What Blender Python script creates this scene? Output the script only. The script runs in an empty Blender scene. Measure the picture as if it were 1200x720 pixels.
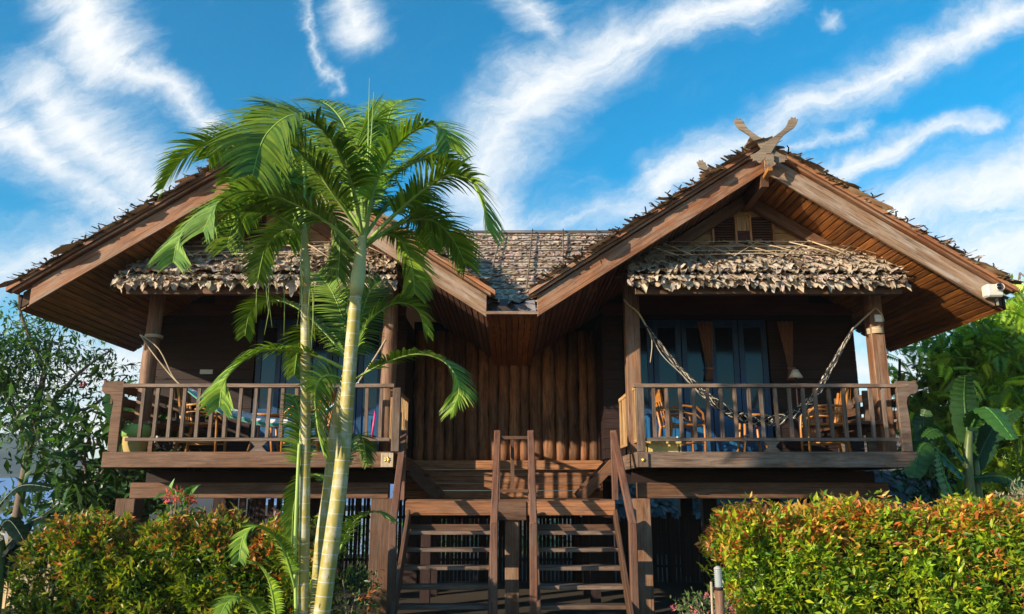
import bpy, math, random
import numpy as np
from mathutils import Vector, Matrix
random.seed(7); RNG = np.random.default_rng(11)
S = bpy.context.scene
C = S.collection
R = math.radians
PITCH = R(13.0); FP = 933.0

# ------------------------------------------------------------------ camera, sky, sun, exposure
cd = bpy.data.cameras.new('camera'); cam = bpy.data.objects.new('camera', cd); C.objects.link(cam)
cd.sensor_width = 36; cd.lens = 36 * FP / 1200; cd.clip_start = .05; cd.clip_end = 4000
cam.location = (0, 0, 0); cam.rotation_euler = (R(90) + PITCH, 0, 0); S.camera = cam
S.view_settings.view_transform = 'Standard'; S.view_settings.look = 'None'
S.view_settings.gamma = 1; S.view_settings.exposure = 0.65
SUN_AZ = R(54); SUN_EL = R(17)          # sun to the left of and behind the camera, low
sd = Vector((-math.cos(SUN_EL) * math.sin(SUN_AZ), -math.cos(SUN_EL) * math.cos(SUN_AZ), math.sin(SUN_EL)))
sl = bpy.data.lights.new('sun', 'SUN'); sl.energy = 5.0; sl.angle = R(.5); sl.color = (1, .84, .62)
so = bpy.data.objects.new('sun', sl); C.objects.link(so)
so.rotation_euler = sd.to_track_quat('Z', 'Y').to_euler(); so.location = sd * 40

def ray(px, py):
    u = (px - 600) / FP; v = (360 - py) / FP
    f = math.cos(PITCH) - v * math.sin(PITCH); z = math.sin(PITCH) + v * math.cos(PITCH)
    return u / f, z / f
def at(px, py, D):
    a, b = ray(px, py); return Vector((a * D, D, b * D))

W = bpy.data.worlds.new('World'); S.world = W; W.use_nodes = True
nt = W.node_tree; nt.nodes.clear()
def N(t, kind, **kw):
    n = t.nodes.new(kind)
    for k, v in kw.items(): setattr(n, k, v)
    return n
def wmath(op, a, b=None, clamp=False, t=nt):
    n = N(t, 'ShaderNodeMath', operation=op, use_clamp=clamp)
    for i, x in enumerate((a, b)):
        if x is None: continue
        if isinstance(x, (int, float)): n.inputs[i].default_value = x
        else: t.links.new(x, n.inputs[i])
    return n.outputs[0]
def vmath(op, a, b=None, t=nt, scale=None):
    n = N(t, 'ShaderNodeVectorMath', operation=op)
    for i, x in enumerate((a, b)):
        if x is None: continue
        if isinstance(x, (tuple, list)): n.inputs[i].default_value = x
        else: t.links.new(x, n.inputs[i])
    if scale is not None:
        if isinstance(scale, (int, float)): n.inputs['Scale'].default_value = scale
        else: t.links.new(scale, n.inputs['Scale'])
    return n.outputs['Value'] if op in ('DOT_PRODUCT', 'LENGTH') else n.outputs['Vector']
tc = N(nt, 'ShaderNodeTexCoord'); sep = N(nt, 'ShaderNodeSeparateXYZ'); nt.links.new(tc.outputs['Generated'], sep.inputs[0])
ay = wmath('MAXIMUM', wmath('ABSOLUTE', sep.outputs['Y']), .02)
comb = N(nt, 'ShaderNodeCombineXYZ')
nt.links.new(wmath('DIVIDE', sep.outputs['X'], ay), comb.inputs[0]); nt.links.new(wmath('DIVIDE', sep.outputs['Z'], ay), comb.inputs[1])
P0 = comb.outputs[0]
def noise(t, vec, scale, detail=4, rough=.55, dist=0, col=False):
    n = N(t, 'ShaderNodeTexNoise'); n.inputs['Scale'].default_value = scale; n.inputs['Detail'].default_value = detail
    n.inputs['Roughness'].default_value = rough; n.inputs['Distortion'].default_value = dist
    if vec is not None: t.links.new(vec, n.inputs['Vector'])
    return n.outputs['Color'] if col else n.outputs['Fac']
def rot2(vec, ang, sc):
    m = N(nt, 'ShaderNodeMapping'); nt.links.new(vec, m.inputs[0]); m.inputs['Rotation'].default_value = (0, 0, ang); m.inputs['Scale'].default_value = sc
    return m.outputs[0]
warp = vmath('SCALE', vmath('SUBTRACT', noise(nt, P0, 4.0, 6, .62, col=True), (.5, .5, .5)), scale=.15)
P1 = vmath('MULTIPLY', vmath('ADD', P0, warp), (1, 1, 0))
clouds = [(70,-60,120,60,62,1),(120,60,240,140,30,.9),(60,100,185,235,70,.95),(-40,110,150,250,60,.9),(-60,330,190,290,60,.75),(250,170,300,240,50,.45),
    (-60,200,20,200,30,.5),(555,215,625,110,66,1),(625,110,720,45,60,1),(720,45,905,-20,40,1),(560,200,600,290,66,.95),(590,-20,650,40,40,.75),(400,-30,430,35,34,.85),
    (362,0,402,100,9,.6),(560,260,800,235,48,.62),(770,205,900,140,34,.95),(900,140,1000,95,36,1),(1000,95,1230,5,38,1),(900,170,1010,138,16,.7),
    (955,200,1060,165,30,.9),(1060,165,1160,146,20,.8),(1010,270,1220,200,66,1),(1080,330,1300,250,85,1),(900,250,1010,235,40,.6),(965,18,975,20,12,.6),(160,330,420,300,60,.5),(-80,440,200,430,75,1),(-80,520,260,500,60,1),(1000,440,1300,430,70,1),(1000,520,1300,520,60,1),(560,290,700,290,50,.7)]
dens = None
for x0, y0, x1, y1, r, st in clouds:
    A = ray(x0, y0); B = ray(x1, y1); ba = (B[0]-A[0], B[1]-A[1], 0); L2 = ba[0]**2 + ba[1]**2
    pa = vmath('SUBTRACT', P1, (A[0], A[1], 0))
    h = wmath('MULTIPLY', vmath('DOT_PRODUCT', pa, ba), 1 / L2, clamp=True)
    d = vmath('LENGTH', vmath('SUBTRACT', pa, vmath('SCALE', ba, scale=h)))
    e = wmath('MULTIPLY', wmath('SUBTRACT', 1, wmath('MULTIPLY', d, FP / (r * 1.5)), clamp=True), st * 1.15)
    dens = e if dens is None else wmath('MAXIMUM', dens, e)
fb = noise(nt, rot2(rot2(P1, R(-25), (1, 1, 1)), 0, (.6, 1.7, 1)), 7, 14, .74, .5); st_ = noise(nt, rot2(rot2(P0, R(-34), (1, 1, 1)), 0, (3.5, 14, 1)), 1.4, 8, .65, 1.5)
dn = wmath('ADD', dens, wmath('ADD', wmath('MULTIPLY', wmath('SUBTRACT', fb, .5), 1.5), wmath('MULTIPLY', wmath('SUBTRACT', st_, .5), .32)))
mr = N(nt, 'ShaderNodeMapRange', interpolation_type='SMOOTHSTEP'); nt.links.new(dn, mr.inputs[0])
mr.inputs[1].default_value = .03; mr.inputs[2].default_value = 1.3; mr.inputs[3].default_value = 0; mr.inputs[4].default_value = .96
sky = N(nt, 'ShaderNodeTexSky', sky_type='NISHITA'); sky.sun_disc = False
sky.sun_elevation = SUN_EL; sky.sun_rotation = math.pi + SUN_AZ; sky.air_density = 1.1; sky.dust_density = .3; sky.ozone_density = 3.5
hs = N(nt, 'ShaderNodeHueSaturation'); hs.inputs['Saturation'].default_value = 1.55; hs.inputs['Value'].default_value = 1.4; hs.inputs['Hue'].default_value = .487; nt.links.new(sky.outputs[0], hs.inputs['Color'])
ccol = N(nt, 'ShaderNodeMix', data_type='RGBA'); ccol.inputs[6].default_value = (3.2, 4.6, 5.9, 1); ccol.inputs[7].default_value = (7.2, 7.2, 7.1, 1)
nt.links.new(mr.outputs[0], ccol.inputs[0])
mx = N(nt, 'ShaderNodeMix', data_type='RGBA'); nt.links.new(mr.outputs[0], mx.inputs[0]); nt.links.new(hs.outputs[0], mx.inputs[6]); nt.links.new(ccol.outputs[2], mx.inputs[7])
bg = N(nt, 'ShaderNodeBackground'); bg.inputs[1].default_value = .1; nt.links.new(mx.outputs[2], bg.inputs[0])
wo = N(nt, 'ShaderNodeOutputWorld'); nt.links.new(bg.outputs[0], wo.inputs[0])

# ------------------------------------------------------------------ materials
def new_mat(name):
    m = bpy.data.materials.new(name); m.use_nodes = True; t = m.node_tree
    return m, t, t.nodes['Principled BSDF']
def mixc(t, f, a, b, mode='MIX'):
    n = N(t, 'ShaderNodeMix', data_type='RGBA', blend_type=mode)
    for i, x in ((0, f), (6, a), (7, b)):
        if isinstance(x, (int, float)): n.inputs[i].default_value = x
        elif isinstance(x, (tuple, list)): n.inputs[i].default_value = (*x[:3], 1)
        else: t.links.new(x, n.inputs[i])
    return n.outputs[2]
def ramp(t, f, a, b):
    n = N(t, 'ShaderNodeMapRange'); t.links.new(f, n.inputs[0]); n.inputs[1].default_value = a; n.inputs[2].default_value = b
    return n.outputs[0]
def bump(t, h, p, strength=.4, dist=.01):
    b = N(t, 'ShaderNodeBump'); b.inputs['Strength'].default_value = strength; b.inputs['Distance'].default_value = dist
    t.links.new(h, b.inputs['Height']); t.links.new(b.outputs[0], p.inputs['Normal'])
def wood(name, dark, light, grey=None, rough=.62, gfac=.5, gs=26, spec=.35):
    m, t, p = new_mat(name)
    uv = N(t, 'ShaderNodeUVMap'); vc = N(t, 'ShaderNodeVertexColor', layer_name='Col')
    def mp(s):
        k = N(t, 'ShaderNodeMapping'); t.links.new(uv.outputs[0], k.inputs[0]); k.inputs['Scale'].default_value = s; return k.outputs[0]
    g1 = noise(t, mp((1.6, gs, 1)), 1.6, 6, .65, .7); g2 = noise(t, mp((1.1, 3.5, 1)), 1.3, 5, .6, .4); g3 = noise(t, mp((6, 120, 1)), 1, 3, .6)
    f = wmath('ADD', wmath('MULTIPLY', g1, .6, t=t), wmath('MULTIPLY', g2, .4, t=t), t=t)
    c = mixc(t, ramp(t, f, .36, .64), dark, light)
    if grey is not None: c = mixc(t, wmath('MULTIPLY', ramp(t, noise(t, mp((.9, 5, 1)), 1.7, 6, .7, .3), .45, .68), gfac, t=t), c, grey)
    c = mixc(t, wmath('MULTIPLY', ramp(t, noise(t, mp((3, 6, 1)), 2.5, 4, .7), .58, .75), .5, t=t), c, tuple(x * .35 for x in dark))
    c = mixc(t, wmath('MULTIPLY', ramp(t, noise(t, mp((.8, 42, 1)), 1.3, 3, .5, .5), .60, .65), .65, t=t), c, tuple(x * .22 for x in dark))
    c = mixc(t, wmath('MULTIPLY', ramp(t, noise(t, mp((1.2, 2.2, 1)), 1.1, 5, .7, .8), .5, .72), .45, t=t), c, mixc(t, 1.0, c, (.45, .40, .40), 'MULTIPLY'))
    c = mixc(t, 1.0, c, vc.outputs[0], 'MULTIPLY')
    t.links.new(c, p.inputs['Base Color']); p.inputs['Roughness'].default_value = rough; p.inputs['Specular IOR Level'].default_value = spec
    bump(t, wmath('ADD', g1, wmath('MULTIPLY', g3, .4, t=t), t=t), p, .55, .008)
    return m
def leafmat(name, trans=.3, rough=.45, spec=.4, tint=(1.25, 1.35, .6)):
    m, t, p = new_mat(name)
    vc = N(t, 'ShaderNodeVertexColor', layer_name='Col'); g = N(t, 'ShaderNodeNewGeometry')
    n = noise(t, g.outputs['Position'], 14, 3); c = mixc(t, 1.0, vc.outputs[0], mixc(t, n, (.65, .65, .65), (1.3, 1.3, 1.3)), 'MULTIPLY')
    t.links.new(c, p.inputs['Base Color']); p.inputs['Roughness'].default_value = rough; p.inputs['Specular IOR Level'].default_value = spec
    if trans > 0:
        tr = N(t, 'ShaderNodeBsdfTranslucent'); t.links.new(mixc(t, 1.0, c, tint, 'MULTIPLY'), tr.inputs[0])
        ms = N(t, 'ShaderNodeMixShader'); ms.inputs[0].default_value = trans
        t.links.new(p.outputs[0], ms.inputs[1]); t.links.new(tr.outputs[0], ms.inputs[2]); t.links.new(ms.outputs[0], t.nodes['Material Output'].inputs[0])
    return m
def plain(name, col, rough=.6, spec=.4, metal=0, var=.25, scale=8, bs=.2):
    m, t, p = new_mat(name); g = N(t, 'ShaderNodeNewGeometry'); n = noise(t, g.outputs['Position'], scale, 6, .6)
    vc = N(t, 'ShaderNodeVertexColor', layer_name='Col')
    c = mixc(t, n, tuple(x * (1 - var) for x in col), tuple(x * (1 + var) for x in col)); c = mixc(t, 1.0, c, vc.outputs[0], 'MULTIPLY')
    t.links.new(c, p.inputs['Base Color']); p.inputs['Roughness'].default_value = rough; p.inputs['Specular IOR Level'].default_value = spec; p.inputs['Metallic'].default_value = metal
    bump(t, n, p, bs, .01); return m
M = {}
M['brown'] = wood('brown_timber', (.055, .024, .013), (.19, .09, .045), (.18, .13, .10), gfac=.5)
M['red'] = wood('red_brown_timber', (.075, .03, .02), (.22, .10, .06), (.17, .125, .10), gfac=.6)
M['panel'] = wood('orange_brown_plank', (.12, .04, .015), (.40, .17, .07), (.3, .2, .14), gfac=.4)
M['rail'] = wood('grey_brown_timber', (.075, .042, .028), (.20, .13, .09), (.27, .22, .185), gfac=.65)
M['rake'] = wood('weathered_fascia', (.13, .07, .04), (.33, .21, .13), (.38, .32, .27), gfac=1)
M['rake_warm'] = wood('warm_fascia', (.12, .04, .018), (.38, .16, .07), (.36, .27, .2), gfac=.7)
M['soffit'] = wood('soffit_slat', (.13, .042, .011), (.46, .175, .04), rough=.5)
M['tan'] = wood('tan_board', (.24, .12, .045), (.62, .39, .18), (.45, .36, .25), gfac=.4)
M['dark'] = wood('shade_dark_timber', (.012, .005, .006), (.034, .015, .013), rough=.7)  # dark timber, deepened so porch and under-house shade sits in its colour
M['plum'] = wood('plum_timber', (.05, .014, .012), (.11, .03, .024), rough=.6)
M['log'] = wood('log_bark', (.045, .018, .008), (.34, .14, .058), (.33, .21, .13), gfac=.4, gs=9, rough=.75)
M['post'] = wood('post_timber', (.09, .04, .022), (.29, .145, .075), (.32, .24, .18), gfac=.6)
M['lathe'] = wood('bamboo_lath', (.35, .26, .16), (.62, .5, .36), rough=.5)
M['chair'] = wood('golden_teak', (.33, .12, .025), (.62, .28, .07), rough=.35, spec=.5)
M['horn'] = wood('bleached_finial', (.12, .09, .065), (.30, .24, .18), rough=.8)
M['thatch'] = leafmat('dry_leaf', .06, .85, .1, (1.1, .95, .7))
M['leaf'] = leafmat('green_leaf', .35, .4, .5)
M['palm'] = leafmat('palm_leaf', .22, .48, .3)
M['blue2'] = wood('blue_panel', (.012, .075, .19), (.02, .16, .40), (.03, .18, .38), gfac=.5, rough=.4, gs=12)
M['blue'] = wood('blue_paint', (.008, .035, .10), (.014, .075, .21), (.02, .09, .2), gfac=.5, rough=.4, gs=12)
M['black'] = plain('dark_void', (.012, .011, .012), .9)
M['earth'] = plain('earth', (.045, .032, .022), .95, scale=2)
M['concrete'] = plain('concrete', (.3, .28, .25), .9)
M['rope'] = plain('rope', (.5, .4, .27), .85)
M['white'] = plain('white_plastic', (.72, .7, .62), .4, var=.06)
M['gold'] = plain('brass', (.75, .5, .14), .35, metal=.7)
M['curtain'] = plain('brown_cloth', (.24, .13, .085), .85, var=.3, scale=20)
M['hblack'] = plain('black_cord', (.03, .028, .03), .8); M['hwhite'] = plain('cream_cord', (.52, .47, .38), .85)
M['bark'] = plain('bark', (.16, .12, .09), .9, scale=25, bs=.6)
M['flower'] = leafmat('petal', .3, .5, .2)
M['bluetin'] = plain('blue_sheet_roof', (.16, .27, .48), .5, scale=3, var=.15)
M['tin'] = plain('grey_sheet_roof', (.4, .38, .36), .6)
M['pink'] = plain('pink_plastic', (.7, .06, .22), .4)
M['paper'] = plain('paper', (.8, .78, .75), .8, var=.05)
M['bamboo'] = wood('bamboo', (.22, .15, .07), (.5, .38, .2), (.3, .26, .2), gfac=.5)
M['hill'] = plain('hill_forest', (.05, .09, .05), .95, scale=.05, var=.6)
M['wicker'] = plain('wicker', (.5, .36, .12), .7, scale=60, var=.4, bs=.6)
def glassmat():
    m, t, p = new_mat('dark_glass'); p.inputs['Base Color'].default_value = (.008, .011, .02, 1); p.inputs['Roughness'].default_value = .1; p.inputs['Specular IOR Level'].default_value = .5; return m
M['glass'] = glassmat()
def ribglass():
    m, t, p = new_mat('ribbed_glass'); p.inputs['Base Color'].default_value = (.55, .62, .64, 1); p.inputs['Roughness'].default_value = .15; p.inputs['Transmission Weight'].default_value = .5; return m
M['lens'] = ribglass()
def stripes(name, cols, axis=1, n=8):
    m, t, p = new_mat(name); uv = N(t, 'ShaderNodeUVMap'); s = N(t, 'ShaderNodeSeparateXYZ'); t.links.new(uv.outputs[0], s.inputs[0])
    cr = N(t, 'ShaderNodeValToRGB'); cr.color_ramp.interpolation = 'CONSTANT'
    k = len(cols)
    while len(cr.color_ramp.elements) < k: cr.color_ramp.elements.new(.5)
    for i, c in enumerate(cols): cr.color_ramp.elements[i].position = i / k; cr.color_ramp.elements[i].color = (*c, 1)
    t.links.new(s.outputs[axis], cr.inputs[0]); t.links.new(cr.outputs[0], p.inputs['Base Color']); p.inputs['Roughness'].default_value = .85
    bump(t, noise(t, uv.outputs[0], 90, 2), p, .3, .01); return m
W_ = (.68, .68, .7); G_ = (.25, .27, .3); T_ = (.03, .42, .33)
M['hstripe'] = stripes('hammock_stripes', [T_, T_, (.06, .5, .4), W_, T_, W_, G_, W_, (.6, .5, .5), W_, G_, W_, (.45, .5, .62), W_, W_, (.35, .5, .65)])
M['cstripe'] = stripes('cushion_stripes', [(.45, .03, .03), (.55, .4, .05), (.12, .25, .05), (.55, .42, .06), (.5, .38, .05), (.1, .2, .05)], 0)
def palmstem():
    m, t, p = new_mat('ringed_palm_stem'); uv = N(t, 'ShaderNodeUVMap'); s = N(t, 'ShaderNodeSeparateXYZ'); t.links.new(uv.outputs[0], s.inputs[0])
    nz = noise(t, uv.outputs[0], 9, 4)
    w = wmath('FRACT', wmath('ADD', wmath('MULTIPLY', s.outputs[0], 10.5, t=t), wmath('MULTIPLY', nz, .12, t=t), t=t), t=t)
    ring = wmath('LESS_THAN', w, .085, t=t)
    mpn = N(t, 'ShaderNodeMapping'); t.links.new(uv.outputs[0], mpn.inputs[0]); mpn.inputs['Scale'].default_value = (6, 9, 1)
    lich = ramp(t, noise(t, mpn.outputs[0], 1.1, 6, .65), .48, .62)
    vc = N(t, 'ShaderNodeVertexColor', layer_name='Col')
    c = mixc(t, noise(t, uv.outputs[0], 4, 4), (.34, .225, .03), (.36, .36, .10))
    c = mixc(t, wmath('MULTIPLY', lich, .75, t=t), c, (.52, .5, .4)); c = mixc(t, 1.0, c, vc.outputs[0], 'MULTIPLY'); c = mixc(t, wmath('MULTIPLY', ring, .8, t=t), c, (.56, .53, .42))
    mp2 = N(t, 'ShaderNodeMapping'); t.links.new(uv.outputs[0], mp2.inputs[0]); mp2.inputs['Scale'].default_value = (5, 14, 1)
    c = mixc(t, ramp(t, noise(t, mp2.outputs[0], 2.2, 5, .7), .62, .68), c, (.07, .055, .035))
    t.links.new(c, p.inputs['Base Color']); p.inputs['Roughness'].default_value = .55
    bump(t, ring, p, .6, .01); return m
M['pstem'] = palmstem()

# ------------------------------------------------------------------ mesh builder
class MB:
    def __init__(s): s.v = []; s.f = []; s.uv = []; s.c = []; s.sm = []; s.mi = []
    def _add(s, vs, fs, uvs, col, smooth=False, mi=0):
        o = len(s.v); s.v += [tuple(x) for x in vs]; s.c += [col] * len(vs)
        for f, u in zip(fs, uvs): s.f.append([o + i for i in f]); s.uv.append(u); s.sm.append(smooth); s.mi.append(mi)
    def col(s, amt=.28):
        r = 1 + random.uniform(-amt, amt); k = random.uniform(-.04, .04); return (r * (1 + k), r, r * (1 - k), 1)
    def hexa(s, c, ax=0, amt=.28, col=None, mi=0):        # c: 8 corners index = i + 2 j + 4 k
        c = [Vector(p) for p in c]; e = [(c[1]-c[0]).length, (c[2]-c[0]).length, (c[4]-c[0]).length]
        ou, ov = random.uniform(0, 90), random.uniform(0, 90)
        fs = [(0,2,3,1), (4,5,7,6), (0,1,5,4), (2,6,7,3), (0,4,6,2), (1,3,7,5)]
        oth = [a for a in (0, 1, 2) if a != ax]
        def uvof(i, fi):
            b = (i & 1, i >> 1 & 1, i >> 2 & 1)
            return (ou + b[ax]*e[ax], ov + fi*.37 + b[oth[0]]*e[oth[0]] + b[oth[1]]*e[oth[1]])
        s._add(c, fs, [[uvof(i, k) for i in f] for k, f in enumerate(fs)], col or s.col(amt), mi=mi)
    def box(s, x0, x1, y0, y1, z0, z1, **k):
        c = [(x, y, z) for z in (z0, z1) for y in (y0, y1) for x in (x0, x1)]
        e = [x1-x0, y1-y0, z1-z0]; s.hexa(c, ax=e.index(max(e)), **k)
    def beam(s, p0, p1, w, h, up=(0, 0, 1), **k):          # w sideways, h along up, centred
        p0 = Vector(p0); p1 = Vector(p1); t = (p1-p0).normalized(); sd_ = t.cross(Vector(up)).normalized(); u = sd_.cross(t)
        c = [p + sd_*a*w/2 + u*b*h/2 for b in (-1, 1) for a in (-1, 1) for p in (p0, p1)]
        s.hexa(c, ax=0, **k)
    def tube(s, pts, rad, n=10, col=None, amt=.2, jit=0, cap=True, flat=1.0, smooth=True, mi=0):
        pts = [Vector(p) for p in pts]; rad = rad if isinstance(rad, (list, tuple)) else [rad]*len(pts); col = col or s.col(amt)
        ou, ov = random.uniform(0, 50), random.uniform(0, 50); vs = []; L = 0; ls = []
        prev = None
        for i, p in enumerate(pts):
            t = (pts[min(i+1, len(pts)-1)] - pts[max(i-1, 0)]).normalized()
            if i: L += (p - pts[i-1]).length
            ls.append(L)
            a = prev if prev is not None else (Vector((1, 0, 0)) if abs(t.x) < .9 else Vector((0, 0, 1)))
            a = (a - t*a.dot(t)).normalized(); b = t.cross(a); prev = a
            for k in range(n):
                th = 2*math.pi*k/n; r = rad[i]*(1 + random.uniform(-jit, jit))
                vs.append(p + a*math.cos(th)*r + b*math.sin(th)*r*flat)
        fs = []; uvs = []; r0 = max(rad)
        for i in range(len(pts)-1):
            for k in range(n):
                k2 = (k+1) % n; fs.append((i*n+k, i*n+k2, (i+1)*n+k2, (i+1)*n+k))
                v0 = ov + 2*math.pi*r0*k/n; v1 = ov + 2*math.pi*r0*(k+1)/n
                uvs.append([(ou+ls[i], v0), (ou+ls[i], v1), (ou+ls[i+1], v1), (ou+ls[i+1], v0)])
        if cap:
            fs.append(tuple(range(n-1, -1, -1))); uvs.append([(ou, ov)]*n)
            q = (len(pts)-1)*n; fs.append(tuple(range(q, q+n))); uvs.append([(ou, ov)]*n)
        s._add(vs, fs, uvs, col, smooth, mi)
    def grid(s, rows, col=None, smooth=True, uvs=None, mi=0):      # rows of points
        n = len(rows[0]); vs = [p for r in rows for p in r]; fs = []; us = []
        for i in range(len(rows)-1):
            for j in range(n-1):
                fs.append((i*n+j, i*n+j+1, (i+1)*n+j+1, (i+1)*n+j))
                us.append([((j+b)/(n-1), (i+a)/(len(rows)-1)) for a, b in ((0,0),(0,1),(1,1),(1,0))])
        s._add(vs, fs, us, col or (1, 1, 1, 1), smooth, mi)
    def prism(s, poly, off, col=None, amt=.1):          # planar polygon extruded by vector off
        n = len(poly); poly = [Vector(p) for p in poly]; off = Vector(off); vs = poly + [p + off for p in poly]
        o = random.uniform(0, 50)
        uvf = lambda i: (o + vs[i % n].x + vs[i % n].y, o + vs[i % n].z + (.1 if i >= n else 0))
        fs = [tuple(range(n)), tuple(range(2*n-1, n-1, -1))] + [(i, i+n, (i+1) % n + n, (i+1) % n) for i in range(n)]
        s._add(vs, fs, [[uvf(i) for i in f] for f in fs], col or s.col(amt))
    def build(s, name, mat, parent=None, bevel=0, origin=None, label=None):
        me = bpy.data.meshes.new(name); o = Vector(origin) if origin is not None else None
        if o is None and parent is not None: o = parent['_o'] if '_o' in parent else (0, 0, 0)
        o = Vector(o) if o is not None else Vector((0, 0, 0))
        me.from_pydata([(v[0]-o.x, v[1]-o.y, v[2]-o.z) for v in s.v], [], s.f)
        me.uv_layers.new(name='UVMap').data.foreach_set('uv', [c for f in s.uv for uv in f for c in uv])
        me.attributes.new('Col', 'FLOAT_COLOR', 'POINT').data.foreach_set('color', [c for k in s.c for c in k])
        me.polygons.foreach_set('use_smooth', s.sm); me.polygons.foreach_set('material_index', s.mi)
        return link(name, me, mat, parent, bevel, o, label)
def fixn(me):
    import bmesh
    b = bmesh.new(); b.from_mesh(me); bmesh.ops.recalc_face_normals(b, faces=b.faces); b.to_mesh(me); b.free()
OR = {}
def link(name, me, mat, parent, bevel, o, label=None, fix=True):
    if fix: fixn(me)
    ob = bpy.data.objects.new(name, me); C.objects.link(ob)
    for m in (mat if isinstance(mat, (list, tuple)) else [mat]): me.materials.append(M[m])
    if parent is not None:
        ob.parent = parent; ob.location = Vector(o) - OR[parent.name]
    else: ob.location = o
    OR[ob.name] = Vector(o)
    if label: ob['label'] = label
    if bevel:
        b = ob.modifiers.new('bevel', 'BEVEL'); b.width = bevel; b.segments = 1; b.limit_method = 'ANGLE'; b.angle_limit = R(50)
    return ob
def thing(name, label, cat, loc=(0, 0, 0), group=None):
    o = bpy.data.objects.new(name, None); C.objects.link(o); o.location = loc; o.empty_display_size = .2
    OR[o.name] = Vector(loc); o['label'] = label; o['category'] = cat
    if group: o['group'] = group
    return o
def tag(o, label, cat, group=None):
    o['label'] = label; o['category'] = cat
    if group: o['group'] = group
    return o
def centre(mb): 
    a = np.array(mb.v); return Vector(((a[:,0].min()+a[:,0].max())/2, (a[:,1].min()+a[:,1].max())/2, a[:,2].min()))
def part(name, mb, mat, parent, bevel=0, label=None): return mb.build(name, mat, parent, bevel, origin=centre(mb), label=label)

# numpy leaf scatter --------------------------------------------------
def rotmats(n, fwd=None, spread=1.0, roll=math.pi):
    """columns: x along leaf, y across, z normal"""
    if fwd is None: fwd = np.zeros((n, 3)); spread = 1
    d = fwd + RNG.normal(size=(n, 3))*spread; d /= np.linalg.norm(d, axis=1)[:, None] + 1e-9
    up = np.tile([0, 0, 1.0], (n, 1)) + RNG.normal(size=(n, 3))*.35
    y = np.cross(up, d); y /= np.linalg.norm(y, axis=1)[:, None] + 1e-9; z = np.cross(d, y)
    a = RNG.uniform(-roll, roll, n)[:, None]; y2 = y*np.cos(a) + z*np.sin(a); z2 = np.cross(d, y2)
    return np.stack([d, y2, z2], axis=2)
def scatter(tv, tf, pos, rot, scale, cols):
    """tv (K,3), tf list of equal-length faces; returns verts, faces, vert colours"""
    tv = np.asarray(tv, float); tf = np.asarray(tf); n = len(pos); K = len(tv)
    sc = np.asarray(scale, float); sc = sc[:, None, None] if sc.ndim == 1 else sc[:, None, :]
    v = np.einsum('nij,nkj->nki', rot, tv[None]*sc) + np.asarray(pos)[:, None, :]
    f = (tf[None] + (np.arange(n)*K)[:, None, None]).reshape(-1, tf.shape[1])
    c = np.repeat(np.asarray(cols)[:, None, :], K, 1).reshape(-1, 3)
    return v.reshape(-1, 3), f, c
def npmesh(name, chunks, mat, parent=None, origin=(0, 0, 0), smooth=False, label=None):
    o = np.array(origin, float); V = np.concatenate([c[0] for c in chunks]) - o
    off = 0; F = []
    for c in chunks: F.append(c[1] + off); off += len(c[0])
    F = np.concatenate(F); col = np.concatenate([c[2] for c in chunks]); me = bpy.data.meshes.new(name)
    k = F.shape[1]; me.vertices.add(len(V)); me.vertices.foreach_set('co', V.ravel()); me.loops.add(F.size); me.loops.foreach_set('vertex_index', F.ravel().astype(np.int32))
    me.polygons.add(len(F)); me.polygons.foreach_set('loop_start', np.arange(len(F), dtype=np.int32)*k)
    if smooth: me.polygons.foreach_set('use_smooth', np.ones(len(F), bool))
    me.attributes.new('Col', 'FLOAT_COLOR', 'POINT').data.foreach_set('color', np.concatenate([col, np.ones((len(col), 1))], 1).ravel())
    me.update(calc_edges=True); me.validate()
    return link(name, me, mat, parent, 0, Vector(origin), label, fix=False)
LEAF = ([(0,0,0), (.45,.165,.05), (1,0,-.16), (.45,-.165,.05), (.45,0,-.02)], [(0,4,1),(1,4,2),(0,3,4),(4,3,2)])
def sprig(n=7, L=1, w=.3, ang=.9, taper=.5):
    v = []; f = []
    for i in range(n):
        t = (i+1)/n
        for sgn in (-1, 1):
            o = len(v); l = L*.42*(1-taper*t); base = np.array([L*t*.85, 0, -.18*t*t])
            dx = np.array([math.cos(ang), sgn*math.sin(ang), -.15]); sy = np.array([-sgn*math.sin(ang), math.cos(ang), 0])
            v += [base, base+dx*l*.5+sy*l*w, base+dx*l+np.array([0,0,-.06]), base+dx*l*.5-sy*l*w]; f += [(o,o+1,o+2), (o,o+2,o+3)]
    return v, f
SPRIG = sprig(9, 1, .15, 1.0)
def pick(cols, wts, n, jit=.25):
    cols = np.array(cols); i = RNG.choice(len(cols), n, p=np.array(wts)/sum(wts)); c = cols[i]*(1+RNG.uniform(-jit, jit, (n, 1)))
    return c*(1+RNG.uniform(-.08, .08, (n, 3)))
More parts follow.
